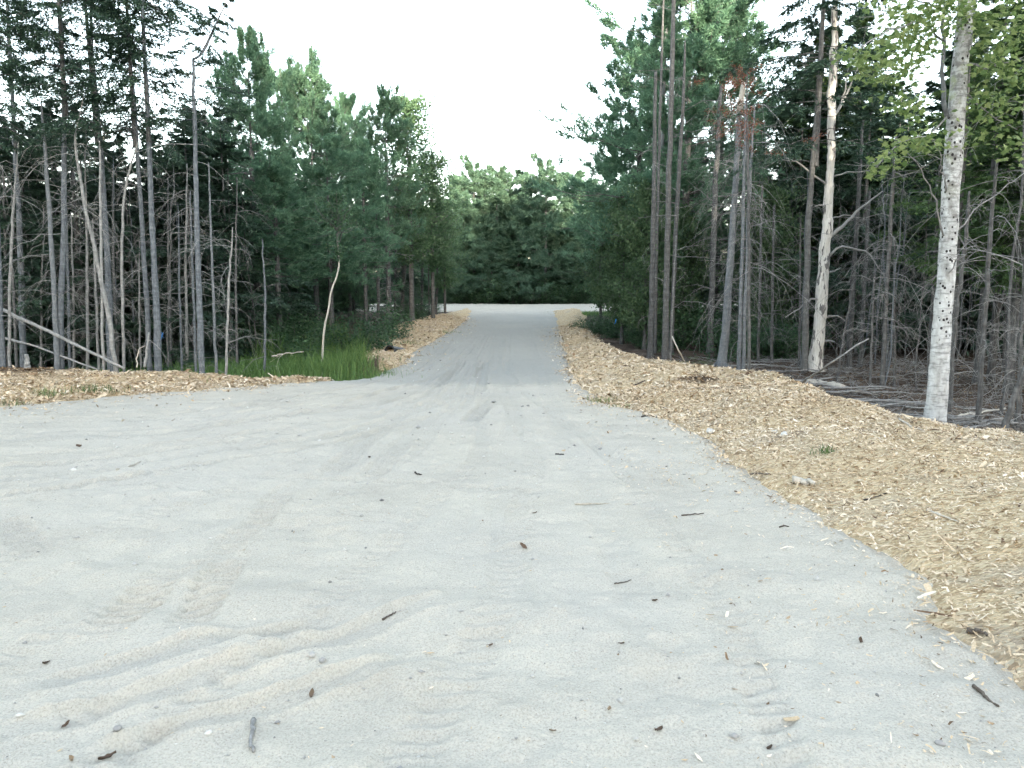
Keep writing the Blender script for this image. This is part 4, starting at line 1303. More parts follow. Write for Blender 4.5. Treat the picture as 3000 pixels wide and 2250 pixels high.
def mpx(u, v_, dy=0):
    return at_depth(u, v_, Ym + dy) - ft
limbs = [([(2776, 345, 0), (2766, 290, -.05), (2764, 203, -.1), (2762, 0, -.15), (2756, -160, -.2)], 13, 'upright grey side stem'),
         ([(2828, 60, 0), (2850, 100, -.1), (2838, 160, -.2)], 6, None),
         ([(2812, 200, 0), (2855, 40, .2), (2870, -120, .4)], 12, None),
         ([(2764, 120, -.1), (2700, 60, -.5), (2600, 90, -1.0), (2500, 160, -1.4)], 6, None),
         ([(2764, 30, -.1), (2690, 0, -.3), (2580, 40, -.6)], 5, None),
         ([(2776, 340, 0), (2720, 400, -.4), (2640, 410, -.8), (2560, 500, -1.0)], 4.5, None),
         ([(2815, 180, 0), (2900, 200, -.3), (2990, 170, -.5), (3060, 190, -.7)], 6, None),
         ([(2810, 260, 0), (2890, 330, .1), (2980, 380, .1)], 5, None),
         ([(2764, 690, -.05), (2730, 560, -.3), (2690, 480, -.5), (2650, 440, -.6)], 5, None),
         ([(2772, 560, -.05), (2750, 450, -.4), (2725, 405, -.5)], 4, None),
         ([(2790, 700, .0), (2850, 620, .1), (2930, 560, .1), (3010, 500, .2)], 5, None),
         ([(2768, 820, .0), (2800, 760, -.3), (2850, 740, -.5)], 3.5, None)]
paths = []
for pts, w, lab in limbs:
    A = resample(np.array([mpx(*q) for q in pts]), 12)
    A[1:-1] += rng.normal(0, .012, (10, 3))
    mb = MB(); tubes(mb, A, np.linspace(w * .55, w * .2, 12) * Ym / FPX, 6, .6, cap=True)
    dead_branches(mb, A, np.full(12, .03), .3, 1, 5, L=(.2, .6), r0=.006, sub=2, droop=(-.3, .4))
    o = mb.build('branch', M['twig_wood'] if w < 12 else M['spruce_bark'], maple, smooth=True)
    if lab: o['label'] = lab
    paths.append(A)

# one lobed leaf, slightly folded
ang = np.radians([-90, -62, -38, -20, 8, 30, 52, 70, 90])
rad = np.array([.30, .42, .62, .40, .86, .46, .62, .55, 1.0])
pr = np.stack([np.cos(ang) * rad, np.sin(ang) * rad, np.abs(np.cos(ang)) * rad * .22 - .12 * (np.sin(ang) * rad) ** 2], 1)
pl_ = pr[-2:0:-1] * np.array([-1, 1, 1])
ring = np.concatenate([pr, pl_])
LV = np.concatenate([[[0, -.05, 0]], ring]) * .058
LT = np.array([[0, i + 1, (i + 1) % len(ring) + 1] for i in range(len(ring))])
clusters = [(2560, 190, -1.2, 55, 34, 60), (2620, 130, -.9, 60, 45, 95), (2680, 80, -.6, 65, 45, 110), (2740, 40, -.4, 60, 45, 110), (2500, 165, -1.4, 40, 22, 40), (2640, 30, -.5, 70, 35, 95), (2700, 150, -.6, 55, 32, 75),
            (2570, 225, -1.1, 60, 22, 55), (2660, 200, -.7, 50, 28, 50), (2800, 20, -.5, 50, 35, 80), (2860, 60, -.2, 60, 45, 80), (2940, 120, -.4, 60, 60, 100), (2990, 60, -.4, 50, 60, 90), (2900, 200, -.2, 60, 40, 70), (2980, 220, -.5, 50, 45, 70),
            (2620, 310, -.8, 40, 20, 34), (2670, 300, -.6, 34, 24, 34), (2660, 415, -.7, 50, 22, 60), (2600, 470, -.9, 45, 24, 50), (2565, 505, -1.0, 25, 12, 18), (2700, 420, -.5, 35, 24, 34), (2760, 420, -.3, 25, 30, 22),
            (2930, 330, 0, 60, 45, 60), (2880, 280, .1, 50, 40, 50), (2970, 430, .1, 50, 50, 50), (2850, 400, .2, 40, 60, 40), (2690, 340, -.4, 50, 40, 30), (2880, -60, 0, 120, 60, 140), (2700, -60, -.4, 120, 60, 160), (2960, -40, 0, 90, 50, 110)]
leaves = []
for cu, cv, dy, su, sv, n_ in clusters:
    for k in range(int(n_ * 1.25)):
        p = mpx(cu + rng.normal(0, su * .68), cv + rng.normal(0, sv * .68), dy + rng.normal(0, .28))
        leaves.append((p, rng.uniform(.7, 1.25)))
near = np.array([np.linalg.norm(p + ft - np.array([0, 0, CAM_H])) - .6 * s for p, s in leaves])
infr = np.array([(abs((p + ft)[0] / (p + ft)[1]) < .72) and ((p + ft)[2] - CAM_H) / (p + ft)[1] < .42 for p, s in leaves])
order = np.argsort(near + np.where(infr, 0, 50))
lm = MB().add(LV, tris=LT, tint=.55).mesh('leaf', M['maple_leaf'])
lms = [lm] + [MB().add(LV * np.array([a, 1, b_]), tris=LT, tint=t_).mesh('leaf', M['maple_leaf']) for a, b_, t_ in ((.9, 1.6, .25), (1.05, .6, .85), (.95, 2.2, .65))]
rest = MB()
for i, k in enumerate(order):
    p, s = leaves[k]
    rx, ry, rz = rng.normal(.55, .5), rng.normal(0, .5), rng.uniform(0, 6.283)
    if i < 300:
        link('leaf', lms[i % 4], maple, p, (rx + math.pi, ry, rz), (s, s, s))
    else:
        cx, sx_, cy, sy_, cz, sz = math.cos(rx), math.sin(rx), math.cos(ry), math.sin(ry), math.cos(rz), math.sin(rz)
        Rm = np.array([[cz, -sz, 0], [sz, cz, 0], [0, 0, 1]]) @ np.array([[cy, 0, sy_], [0, 1, 0], [-sy_, 0, cy]]) @ np.array([[1, 0, 0], [0, cx, -sx_], [0, sx_, cx]])
        rest.add((LV * s * np.array([1, -1, -1])) @ Rm.T + p, tris=LT, tint=rng.uniform(.1, 1))
stuff_part(rest.build('foliage', M['maple_leaf'], maple))

# ------------------------------------------------------------------ fallen poles, logs, stump, stems on the forest floor
def log(name, label, pts, w, mat='dead_bark', cat='log', group=None, lift=.02, tint=.6, stubs=6, Y=None, k=8, L=(.15, .5)):
    W = []
    for q in pts:
        u, v_ = q[:2]
        W.append(at_depth(u, v_, q[2]) if len(q) > 2 else at_ground(u, v_, -.08))
    W = np.array(W)
    base = W[0].copy()
    A = resample(W - base, 14); A[1:-1] += rng.normal(0, .008, (12, 3))
    wr = np.linspace(w[0], w[1], 14) * .5
    wr = wr * (1 + .05 * rng.normal(0, 1, 14))
    mb = MB(); tubes(mb, A, wr, k, tint, cap=True)
    if stubs: dead_branches(mb, A, wr, .05, .95, stubs, L=L, r0=.006, sub=2)
    o = mb.build(name, M[mat], None, smooth=True, loc=base)
    return tag(o, label, cat, group)
log('fallen_tree', 'long pale fallen trunk slanting down to the foot of the leaning scaly tree', [(-40, 885, 15.6), (150, 975, 15.2), (365, 1080, 14.7)], (.085, .05), 'dead_bark', tint=.75, stubs=22)
log('fallen_tree', 'lower fallen trunk slanting behind the small stump at left', [(-40, 975, 15.8), (120, 1020, 15.4), (285, 1082, 14.9)], (.06, .03), 'dead_bark', tint=.7, stubs=18)
o_ = log('broken_stump', 'small splintered grey stump at left before the fallen trunks', [(80, 1090, 14.6), (80, 1060, 14.6), (77, 1038, 14.6)], (.13, .07), 'dead_bark', 'stump', tint=.7, stubs=0)
log('bent_stick', 'bent white stick standing left of the close trunk pair', [(401, 1076, 14.8), (400, 1050, 14.8), (408, 1022, 14.8), (424, 1013, 14.8)], (.03, .015), 'pale_wood', 'stick', tint=.95, stubs=0)
log('leaning_stick', 'grey stub leaning against the foot of the close trunk pair', [(424, 1076, 14.8), (430, 1020, 14.9), (437, 974, 15.0)], (.06, .035), 'dead_bark', 'stick', tint=.65, stubs=3)
log('fallen_branch', 'thin pale branch lying across the tall grass', [(796, 1044, 16.8), (840, 1034, 16.8), (890, 1030, 16.9)], (.03, .015), 'pale_wood', 'branch', tint=.9, stubs=3)
log('log', 'grey weathered log at the left end of the tall grass', [(640, 1086), (690, 1078), (745, 1060)], (.13, .07), 'dead_bark', tint=.65, stubs=5)
log('log', 'dark charred-looking log along the edge of the right chips', [(2303, 1136), (2400, 1152), (2530, 1172)], (.09, .06), 'dark_bark', tint=.3, stubs=3)
log('leaning_pole', 'straight thin pole propped up diagonally before the white snag', [(2328, 1134), (2430, 1066, 12.3), (2545, 992, 12.6)], (.045, .025), 'dead_bark', 'pole', tint=.5, stubs=3)
log('log', 'pale bleached log at the foot of the white snag', [(2368, 1120), (2420, 1126), (2470, 1134)], (.16, .12), 'pale_wood', tint=.8, stubs=0)
log('log', 'grey pole lying flat left of the maple foot', [(2490, 1186), (2600, 1180), (2710, 1176)], (.05, .03), 'dead_bark', tint=.6, stubs=4)
log('log', 'short dark log left of the maple foot', [(2550, 1204), (2600, 1203), (2650, 1199)], (.08, .05), 'log_bark', tint=.5, stubs=3)
log('split_pole', 'cream split pole lying right of the maple trunk', [(2806, 1221), (2870, 1208), (2945, 1196)], (.045, .035), 'pale_wood', 'pole', tint=.95, stubs=0)
log('log', 'dark log on the ground below the cream split pole', [(2810, 1262), (2850, 1235), (2890, 1210)], (.07, .04), 'log_bark', tint=.4, stubs=4)
log('stake', 'thin cream stake leaning in the ferns between the poles and the broken trunk', [(2016, 1080), (1990, 1030, 15.5), (1969, 985, 15.6)], (.035, .03), 'pale_wood', 'stake', tint=.95, stubs=0)
log('log', 'grey log end at the right picture edge below the leaning stem', [(2900, 1300), (2960, 1316), (3040, 1330)], (.06, .05), 'dead_bark', tint=.6, stubs=2)
for i in range(46):
    u, v_ = rng.uniform(2180, 3000), 0
    v_ = np.interp(u, [2180, 2332, 2495, 2712, 3000], [1088, 1112, 1168, 1228, 1290]) - rng.uniform(0, 70)
    a = at_ground(u, v_, -.05); L_ = rng.uniform(.5, 2.2); az = rng.normal(0, .5)
    d = np.array([math.cos(az), math.sin(az), 0])
    A = np.array([a - d * L_ / 2, a, a + d * L_ / 2])
    for q in A: q[2] = ground_z(q[0], q[1]) + rng.uniform(.01, .10)
    A = resample(A, 8); A[1:-1] += rng.normal(0, .015, (6, 3)); base = A[0].copy()
    mb = MB(); wd_ = rng.uniform(.010, .028)
    tubes(mb, A - base, np.linspace(wd_, wd_ * .6, 8), 6, rng.uniform(.3, .95), cap=True)
    dead_branches(mb, A - base, np.full(8, wd_), .1, .95, 6, L=(.2, .7), r0=.006, sub=3, up=(-.2, .8), droop=(-.1, .5))
    tag(mb.build('fallen_branch', M[['dead_bark', 'twig_wood', 'log_bark'][i % 3]], None, True, base), 'fallen bare branch in the slash under the right-hand trees', 'branch', 'fallen branches under the right wood')

# fine litter: twigs and dead leaves, nobody could count them
mb = MB()
def scatter_floor(n, xr, yr, keep):
    x, y = rng.uniform(*xr, n), rng.uniform(*yr, n)
    k = keep(x, y)
    x, y = x[k], y[k]
    return x, y, floor_h(x, y)
for n, xr, yr, kf in [(6000, (2.5, 16), (6, 22), lambda x, y: (poly_sdf(x, y, CHIP_R) < -.02) & (poly_sdf(x, y, SAND) < -.2) & (x > .2 * y)),
                      (1500, (-17, -4), (14, 22), lambda x, y: (poly_sdf(x, y, CHIP_LB) < -.02) & (poly_sdf(x, y, SAND) < -.2))]:
    x, y, z = scatter_floor(n, xr, yr, kf)
    k = len(x)
    az = rng.uniform(0, 6.28, k); e = rng.normal(.05, .25, k)
    D = np.stack([np.cos(az) * np.cos(e), np.sin(az) * np.cos(e), np.sin(e)], 1) * rng.uniform(.1, .6, k)[:, None]
    A = np.stack([x, y, z + rng.uniform(0, .05, k)], 1)
    Pm = A + D * .5 + rng.normal(0, .03, (k, 3))
    tubes(mb, np.stack([A, Pm, A + D], 1), rng.uniform(.002, .007, k)[:, None] * np.array([1, .8, .4]), 3, rng.uniform(.2, .95, k))
tag(mb.build('debris', M['twig_wood']), 'loose dry twigs littering the forest floor', 'twigs', kind='stuff')
mb = MB()
for n, xr, yr, kf in [(16000, (2.5, 14), (6, 20), lambda x, y: (poly_sdf(x, y, CHIP_R) < .05) & (poly_sdf(x, y, SAND) < -.2) & (x > .2 * y)), (4000, (-17, -4), (14, 20), lambda x, y: poly_sdf(x, y, CHIP_LB) < .0)]:
    x, y, z = scatter_floor(n, xr, yr, kf)
    k = len(x)
    D = unit(rng.normal(0, 1, (k, 3)) * [1, 1, .3]); Wd = unit(np.cross(D, rng.normal(0, .4, (k, 3)) + [0, 0, 1]))
    l = rng.uniform(.03, .09, k)
    leaf_quads(mb, np.stack([x, y, z + rng.uniform(.0, .03, k)], 1), D, Wd, l, l * rng.uniform(.3, .8, k), rng.uniform(0, 1, k))
tag(mb.build('leaves', M['dry_leaf']), 'dry brown leaves and bark flakes on the forest floor', 'leaves', kind='stuff')

# ------------------------------------------------------------------ wood chips
mb = MB()
def chips(n, which, xr, yr, size):
    x, y = rng.uniform(*xr, n), rng.uniform(*yr, n)
    h, e = chip_h(x, y, which)
    dens = ss(-.35, .28, e)
    # a thin loose scatter beyond the edge of the bed
    loose = (.15 + .6 * ss(.0, .35, fbm(x * 1.6, y * 1.6, 79, 3))) * np.exp(np.clip(e, -9, 0) / .6)
    k = rng.uniform(0, 1, n) < np.maximum(dens * (e > -.33), loose)
    x, y, h, e = x[k], y[k], h[k], e[k]
    sd = poly_sdf(x, y, SAND)
    hs = sand_h(x, y, sd)
    top = np.maximum(h + .07 * dark_patch(x, y), np.where(sd > -.4, hs, -9))
    n = len(x)
    dist = np.hypot(x, y)
    l = size * np.where(e < 0, .8, 1) * rng.lognormal(0, .45, n) * np.clip(dist / 9, .85, 1.25)
    w = l * rng.uniform(.13, .45, n)
    shred = rng.uniform(0, 1, n) < .1
    l = np.where(shred, l * 2.0, l * np.where(rng.uniform(0, 1, n) < .3, .6, 1)); w = np.where(shred, w * .55, w)
    az = rng.uniform(0, 6.28, n)
    tilt = rng.normal(0, .32, n); roll = rng.normal(0, .38, n)
    D = np.stack([np.cos(az) * np.cos(tilt), np.sin(az) * np.cos(tilt), np.sin(tilt)], 1)
    S = unit(np.stack([-np.sin(az), np.cos(az), np.zeros(n)], 1) + np.stack([np.zeros(n), np.zeros(n), roll], 1))
    C = np.stack([x, y, top + rng.uniform(.004, .022, n)], 1)
    bend = rng.normal(0, .12, n) * l
    V = np.stack([C - D * (l / 2)[:, None] - S * (w * .35)[:, None], C - D * (l / 2)[:, None] + S * (w * .4)[:, None],
                  C + S * (w / 2)[:, None] + np.stack([0 * l, 0 * l, bend], 1), C - S * (w / 2)[:, None] + np.stack([0 * l, 0 * l, bend], 1),
                  C + D * (l / 2)[:, None] - S * (w * .25)[:, None], C + D * (l / 2)[:, None] + S * (w * .3)[:, None]], 1)
    i = np.arange(n)[:, None] * 6
    q = np.concatenate([i + np.array([0, 1, 2, 3]), i + np.array([3, 2, 5, 4])])
    t = np.clip(rng.normal(.66, .2, n) + .28 * fbm(x * .9, y * .9, 77, 3), .02, 1)
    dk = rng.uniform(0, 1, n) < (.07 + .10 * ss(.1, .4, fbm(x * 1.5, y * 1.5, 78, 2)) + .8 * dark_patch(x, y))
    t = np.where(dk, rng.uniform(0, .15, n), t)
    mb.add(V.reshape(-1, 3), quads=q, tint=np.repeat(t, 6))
chips(150000, 'R', (1.0, 11), (1.5, 13), .031)
chips(45000, 'R', (1.0, 9), (12, 34), .05)
chips(76000, 'LB', (-13.5, -4), (9.5, 17), .042)
chips(22000, 'LA', (-8, -1.5), (17, 40), .06)
tag(mb.build('wood_chips', M['chip']), 'loose pale wood chips covering the verges', 'wood chips', kind='stuff')

# ------------------------------------------------------------------ pebbles and crumbs on the sand
mb = MB()
n = 4500
y = rng.uniform(2.2, 20, n) ** 1.0; y = 2.2 + 16 * rng.uniform(0, 1, n) ** 1.8
x = rng.uniform(-.75, .75, n) * (y + 1)
sd = poly_sdf(x, y, SAND); k = sd > .05
x, y, sd = x[k], y[k], sd[k]; n = len(x)
z = sand_h(x, y, sd)
s = .0045 * rng.lognormal(0, .55, n) * np.clip(y / 5, .8, 2)
O = np.array([[1, 0, 0], [0, 1, 0], [-1, 0, 0], [0, -1, 0], [0, 0, .7], [0, 0, -.7]])
V = O[None] * (1 + rng.normal(0, .25, (n, 6, 1))) * s[:, None, None] * rng.uniform(.6, 1.3, (n, 1, 3)) + np.stack([x, y, z + s * .2], 1)[:, None]
T8 = np.array([[0, 1, 4], [1, 2, 4], [2, 3, 4], [3, 0, 4], [1, 0, 5], [2, 1, 5], [3, 2, 5], [0, 3, 5]])
mb.add(V.reshape(-1, 3), tris=(np.arange(n)[:, None, None] * 6 + T8).reshape(-1, 3), tint=np.repeat(rng.uniform(0, 1, n), 6))
m, nt, out = new_mat('pebble')
c = ramp(nt, attr(nt), [(0, (.15, .145, .14)), (.12, (.28, .27, .26)), (.5, (.40, .385, .36)), (1, (.60, .58, .54))])
finish(nt, out, c, .8, None, .25)
M['pebble'] = m
tag(mb.build('gravel', M['pebble']), 'fine grit and pebbles sprinkled on the sand', 'gravel', kind='stuff')
# loose bits of bark, twig and chip on the sand
mb = MB()
n = 2200
y = 2.3 + 13 * rng.uniform(0, 1, n) ** 1.6
x = rng.uniform(-.75, .75, n) * (y + .5)
pr_ = .22 + .78 * ss(-1.5, 2.5, x)
sd = poly_sdf(x, y, SAND); k = (sd > .05) & (rng.uniform(0, 1, n) < pr_)
x, y, sd = x[k], y[k], sd[k]; n = len(x); z = sand_h(x, y, sd)
D = unit(rng.normal(0, 1, (n, 3)) * [1, 1, .12]); Wd = unit(np.cross(D, rng.normal(0, .3, (n, 3)) + [0, 0, 1]))
l = .018 * rng.lognormal(0, .45, n)
leaf_quads(mb, np.stack([x, y, z + .004], 1), D, Wd, l, l * rng.uniform(.15, .5, n), np.clip(rng.normal(.5, .28, n), 0.04, 1))
tag(mb.build('litter', M['chip']), 'tiny stray flakes of bark and chip on the sand', 'litter', kind='stuff')

def sand_at(u, v_):
    p = at_ground(u, v_)
    p[2] = float(sand_h(np.array([p[0]]), np.array([p[1]]), poly_sdf(np.array([p[0]]), np.array([p[1]]), SAND))[0])
    if p[0] > 1.2:
        p[2] = max(p[2], float(chip_h(np.array([p[0]]), np.array([p[1]]), 'R')[0][0]))
    return p

def stick(label, pts, w, mat, tint=.5, name='stick', stubs=0):
    A = np.array([sand_at(u, v_) for u, v_ in pts])
    wr = w * .5
    A[:, 2] += wr * .8
    base = A[0].copy()
    A = resample(A - base, 10); A[1:-1] += rng.normal(0, wr * .25, (8, 3))
    mb = MB(); tubes(mb, A, np.linspace(wr, wr * .55, 10) * (1 + .1 * rng.normal(0, 1, 10)), 6, tint, cap=True)
    if stubs: dead_branches(mb, A, np.full(10, wr), .3, .9, stubs, L=(.03, .09), r0=.004, sub=0)
    tag(mb.build(name, M[mat], None, True, base), label, 'stick')
stick('pale stick lying on the sand near the left edge', [(343, 1380), (375, 1366), (411, 1354)], .030, 'pale_wood', .8)
stick('long thin tan stick lying across the middle of the sand', [(1684, 1482), (1760, 1476), (1850, 1472)], .016, 'pale_wood', .3, stubs=2)
stick('curved grey stick half sunk in the sand near the bottom edge', [(742, 2098), (735, 2140), (733, 2180), (742, 2196)], .022, 'dead_bark', .5)
stick('short grey stick right of the long tan one', [(1997, 1507), (2030, 1500), (2062, 1499)], .014, 'log_bark', .5)
stick('thin brown splinter at the inner edge of the right chips', [(2196, 1396), (2230, 1400), (2258, 1408)], .022, 'log_bark', .5)
stick('short thick pale log piece at the edge of the chips', [(2320, 1434), (2350, 1436), (2384, 1446)], .085, 'pale_wood', .75, 'log_piece')
stick('dark forked twig on the chips right of the log piece', [(2530, 1486), (2560, 1480), (2598, 1482)], .022, 'dark_bark', .3, stubs=3)
stick('long pale splinter lying on the chips below the maple', [(2630, 1290), (2665, 1310), (2698, 1331)], .03, 'pale_wood', .6)
stick('two-tone splinter on the chips at the right', [(2712, 1543), (2760, 1560), (2806, 1577)], .02, 'pale_wood', .7)
stick('brown bark strip on the chips, lower right', [(2830, 1866), (2860, 1872), (2890, 1885)], .03, 'log_bark', .5)
stick('dark crooked twig at the chip edge near the bottom right corner', [(2850, 2025), (2885, 2050), (2925, 2080)], .018, 'log_bark', .5)
stick('small crooked stick on the sand left of the middle', [(693, 1600), (700, 1612), (718, 1617)], .016, 'pale_wood', .5)
stick('short dark stick on the sand above the long tan one', [(1627, 1330), (1640, 1329), (1652, 1330)], .022, 'dark_bark', .4)
stick('small dark stick on the sand left of the tyre prints', [(1215, 1390), (1226, 1392), (1236, 1391)], .022, 'dark_bark', .4)
stick('little bark strip on the sand by the lower ruts', [(1120, 1810), (1140, 1804), (1160, 1797)], .013, 'log_bark', .5)
stick('thin dark twig near the chip edge, right half', [(2284, 1543), (2298, 1540), (2312, 1542)], .014, 'log_bark', .5)
stick('pale twig lying flat at the lower right of the sand', [(1800, 1700), (1830, 1694), (1850, 1690)], .010, 'log_bark', .6)
stick('dark twig on the chips at the far verge, right', [(1880, 1226), (1900, 1222), (1925, 1226)], .03, 'dark_bark', .4)
stick('tan splinter on the chips by the bark pile', [(1860, 1150), (1875, 1148), (1890, 1147)], .03, 'log_bark', .5)

def stone(label, u, v_, s, tint):
    p = sand_at(u, v_)
    ph, th = np.meshgrid(np.linspace(0, 2 * np.pi, 10)[:-1], np.linspace(.12, np.pi - .12, 7))
    V = np.stack([np.cos(ph) * np.sin(th), np.sin(ph) * np.sin(th), np.cos(th)], -1)
    V = V * (1 + .13 * rng.normal(0, 1, (7, 9, 1))) * np.array([1, .75, .6]) * s
    idx = np.arange(63).reshape(7, 9)
    q = np.stack([idx[:-1], np.roll(idx[:-1], -1, 1), np.roll(idx[1:], -1, 1), idx[1:]], -1).reshape(-1, 4)
    mb = MB().add(V.reshape(-1, 3), quads=q[:, ::-1], tint=tint)
    o = mb.build('stone', M['pebble'], None, True, p + np.array([0, 0, s * .3]))
    o.rotation_euler[2] = yaw()
    tag(o, label, 'stone')
stone('rounded pale stone at the chip edge, larger of two', 2295, 1320, .055, .85)
stone('small pale stone left of the larger rounded one', 2268, 1309, .035, .75)
stone('greenish grey stone in the ruts near the bottom', 915, 1938, .022, .5)
stone('dark grey stone beside the greenish one in the ruts', 945, 1950, .020, .25)
stone('white pebble near the bottom edge, left half', 610, 2138, .016, 1.0)
stone('dark grey pebble in the lower left corner area', 344, 2134, .018, .15)
stone('dark pebble right of the curved grey stick', 812, 2090, .012, .1)
stone('small grey pebble at the left of the lower ruts', 72, 1880, .013, .1)
stone('grey stone in the bottom right corner of the sand', 2752, 2193, .020, .2)
stone('pair-forming grey pebble right of the middle ruts', 1560, 1640, .016, .3)
stone('half buried flat stone in the chip edge', 2080, 1275, .06, .7)

# dry leaves on the sand
def dry_leaf(label, u, v_, s, tint):
    p = sand_at(u, v_)
    t = np.linspace(-1, 1, 7)
    w = .42 * (1 - t ** 2) ** .8 + .02
    V = np.concatenate([np.stack([t, -w, .30 * np.abs(t) ** 2 + .22 * np.ones(7)], 1), np.stack([t, 0 * t, .25 * t ** 2], 1), np.stack([t, w, .3 * t ** 2 + .3], 1)]) * s
    V += rng.normal(0, s * .05, V.shape)
    idx = np.arange(21).reshape(3, 7)
    q = np.stack([idx[:-1, :-1], idx[:-1, 1:], idx[1:, 1:], idx[1:, :-1]], -1).reshape(-1, 4)
    o = MB().add(V, quads=q, tint=tint).build('dry_leaf', M['dry_leaf'], None, True, p + np.array([0, 0, .004]))
    o.rotation_euler = (rng.normal(0, .2), rng.normal(0, .2), yaw())
    tag(o, label, 'leaf')
for lab, u, v_, s, t in [('dark curled leaf on the sand near the left edge', 232, 1306, .05, .1), ('dark curled leaf above the lower left corner', 132, 1934, .024, .0), ('dark pointed leaf near the bottom left corner', 312, 2186, .032, .15),
                         ('small dark leaf between the two at the lower left', 190, 2093, .02, .2), ('tan curled leaf in the lowest rut', 912, 2017, .026, .7), ('pale yellow leaf near the bottom edge at left', 212, 2215, .02, 1.0),
                         ('grey curled leaf in the middle of the sand', 1534, 1600, .035, .5), ('brown leaf right of the ruts near the bottom', 1437, 1885, .02, .3), ('tan leaf flake near the bottom centre', 1785, 2082, .018, .95),
                         ('pale leaf flake left of the bottom centre one', 1620, 2125, .016, .9), ('dark leaf on the sand, lower right of centre', 1918, 1768, .018, .1), ('brown curled leaf lower right', 2520, 1880, .026, .2),
                         ('dark crumpled leaf at the bottom, right half', 1930, 2140, .024, .1), ('dark crumpled leaf at the bottom edge, right half', 2255, 2185, .02, .05), ('grey leaf above the long tan stick', 1567, 1502, .022, .3),
                         ('brown leaf at the lower centre right', 1820, 1898, .016, .15), ('small dark leaf on the far sand, centre', 1083, 1340, .03, .1)]:
    dry_leaf(lab, u, v_, s, t)

# ------------------------------------------------------------------ grass, ferns, weeds
def blades(mb, x, y, z, hgt, lean, tint, w=.006):
    n = len(x)
    az = rng.uniform(0, 6.28, n)
    d = np.stack([np.cos(az), np.sin(az), np.zeros(n)], 1)
    sd_ = np.stack([-np.sin(az), np.cos(az), np.zeros(n)], 1) * w
    B = np.stack([x, y, z], 1)
    lv = []
    for s_, wf in ((0, 1), (.5, .8), (.85, .45)):
        c = B + d * (hgt * lean * s_ ** 2)[:, None] + np.array([0, 0, 1]) * (hgt * (s_ - .25 * lean * s_ ** 2))[:, None]
        lv += [c - sd_ * wf, c + sd_ * wf]
    tip = B + d * (hgt * lean)[:, None] + np.array([0, 0, 1]) * (hgt * (1 - .35 * lean))[:, None]
    V = np.stack(lv + [tip], 1)
    i = np.arange(n)[:, None] * 7
    mb.add(V.reshape(-1, 3), quads=np.concatenate([i + np.array([0, 1, 3, 2]), i + np.array([2, 3, 5, 4])]), tris=i + np.array([4, 5, 6]), tint=np.repeat(tint, 7))
mb = MB()
GR = px_poly([(730, 1066), (745, 1084), (880, 1098), (1060, 1096), (1130, 1098), (1120, 1078), (1060, 1050), (1085, 1010), (1060, 985), (950, 990), (850, 1000), (770, 1030)])
gx = [p[0] for p in GR]; gy = [p[1] for p in GR]
n = 19000
x, y = rng.uniform(min(gx) - .3, max(gx) + .3, n), rng.uniform(min(gy) - .3, max(gy) + .3, n)
sd = poly_sdf(x, y, GR) + .5 * fbm(x * 1.2, y * 1.2, 95, 2)
k = (sd > 0) & (poly_sdf(x, y, SAND) < -.1)
x, y = x[k], y[k]
clump = np.clip(.5 + 2.4 * vnoise(x * 2.2, y * 1.6, 96), 0.3, 1.25)
blades(mb, x, y, floor_h(x, y) - .02, .9 * clump * rng.uniform(.6, 1.15, len(x)), rng.uniform(.15, .75, len(x)), np.clip(rng.normal(.56, .2, len(x)) + .5 * vnoise(x * 1.4, y * 1.4, 97), 0, 1), .006)
# lower grass deep left and on the far edges
for cx, cy, rx, ry, n, h in [(-9, 16.6, 4, 1.0, 2500, .22), (-6.6, 18.5, 2.2, 2.4, 3600, .34), (5.6, 44, 2.3, 2.0, 4000, .15), (-4.9, 24, .6, 1.2, 700, .15)]:
    x, y = rng.normal(cx, rx * .5, n), rng.normal(cy, ry * .5, n)
    blades(mb, x, y, np.maximum(floor_h(x, y), prof(y) - .06), h * rng.uniform(.5, 1.2, n), rng.uniform(.2, .8, n), rng.uniform(.2, .8, n), .008)
tag(mb.build('grass', M['grass_blade']), 'tall lush grass filling the ditch left of the track', 'grass', kind='stuff')
# leafy weeds mixed into the ditch grass
mb = MB()
n0 = 260
x, y = rng.uniform(min(gx), max(gx), n0), rng.uniform(min(gy), max(gy), n0)
k = (poly_sdf(x, y, GR) > -.25) & (poly_sdf(x, y, SAND) < -.15)
x, y = x[k], y[k]; n0 = len(x)
hh = rng.uniform(.2, .65, n0)
tx = np.stack([x, y, floor_h(x, y) - .02], 1)
tip = tx + np.stack([rng.normal(0, .1, n0), rng.normal(0, .1, n0), hh], 1)
tubes(mb, np.stack([tx, (tx + tip) / 2, tip], 1), np.full((n0, 3), .004), 3, .3)
q = np.repeat(np.arange(n0), 16); s_ = rng.uniform(.25, 1, len(q))
C = tx[q] * (1 - s_[:, None]) + tip[q] * s_[:, None]
D = unit(rdir(len(q), rng) * [1, 1, .4] + [0, 0, .15]); Wd = unit(np.cross(D, rng.normal(0, .2, (len(q), 3)) + [0, 0, 1]))
l = rng.uniform(.06, .13, len(q)) * (1.2 - .6 * s_)
leaf_quads(mb, C, D, Wd, l, l * .35, np.clip(rng.uniform(.2, 1, n0)[q] + rng.normal(0, .1, len(q)), 0, 1))
tag(mb.build('weeds', M['grass_blade']), 'leafy weeds growing through the ditch grass left of the track', 'weeds', kind='stuff')
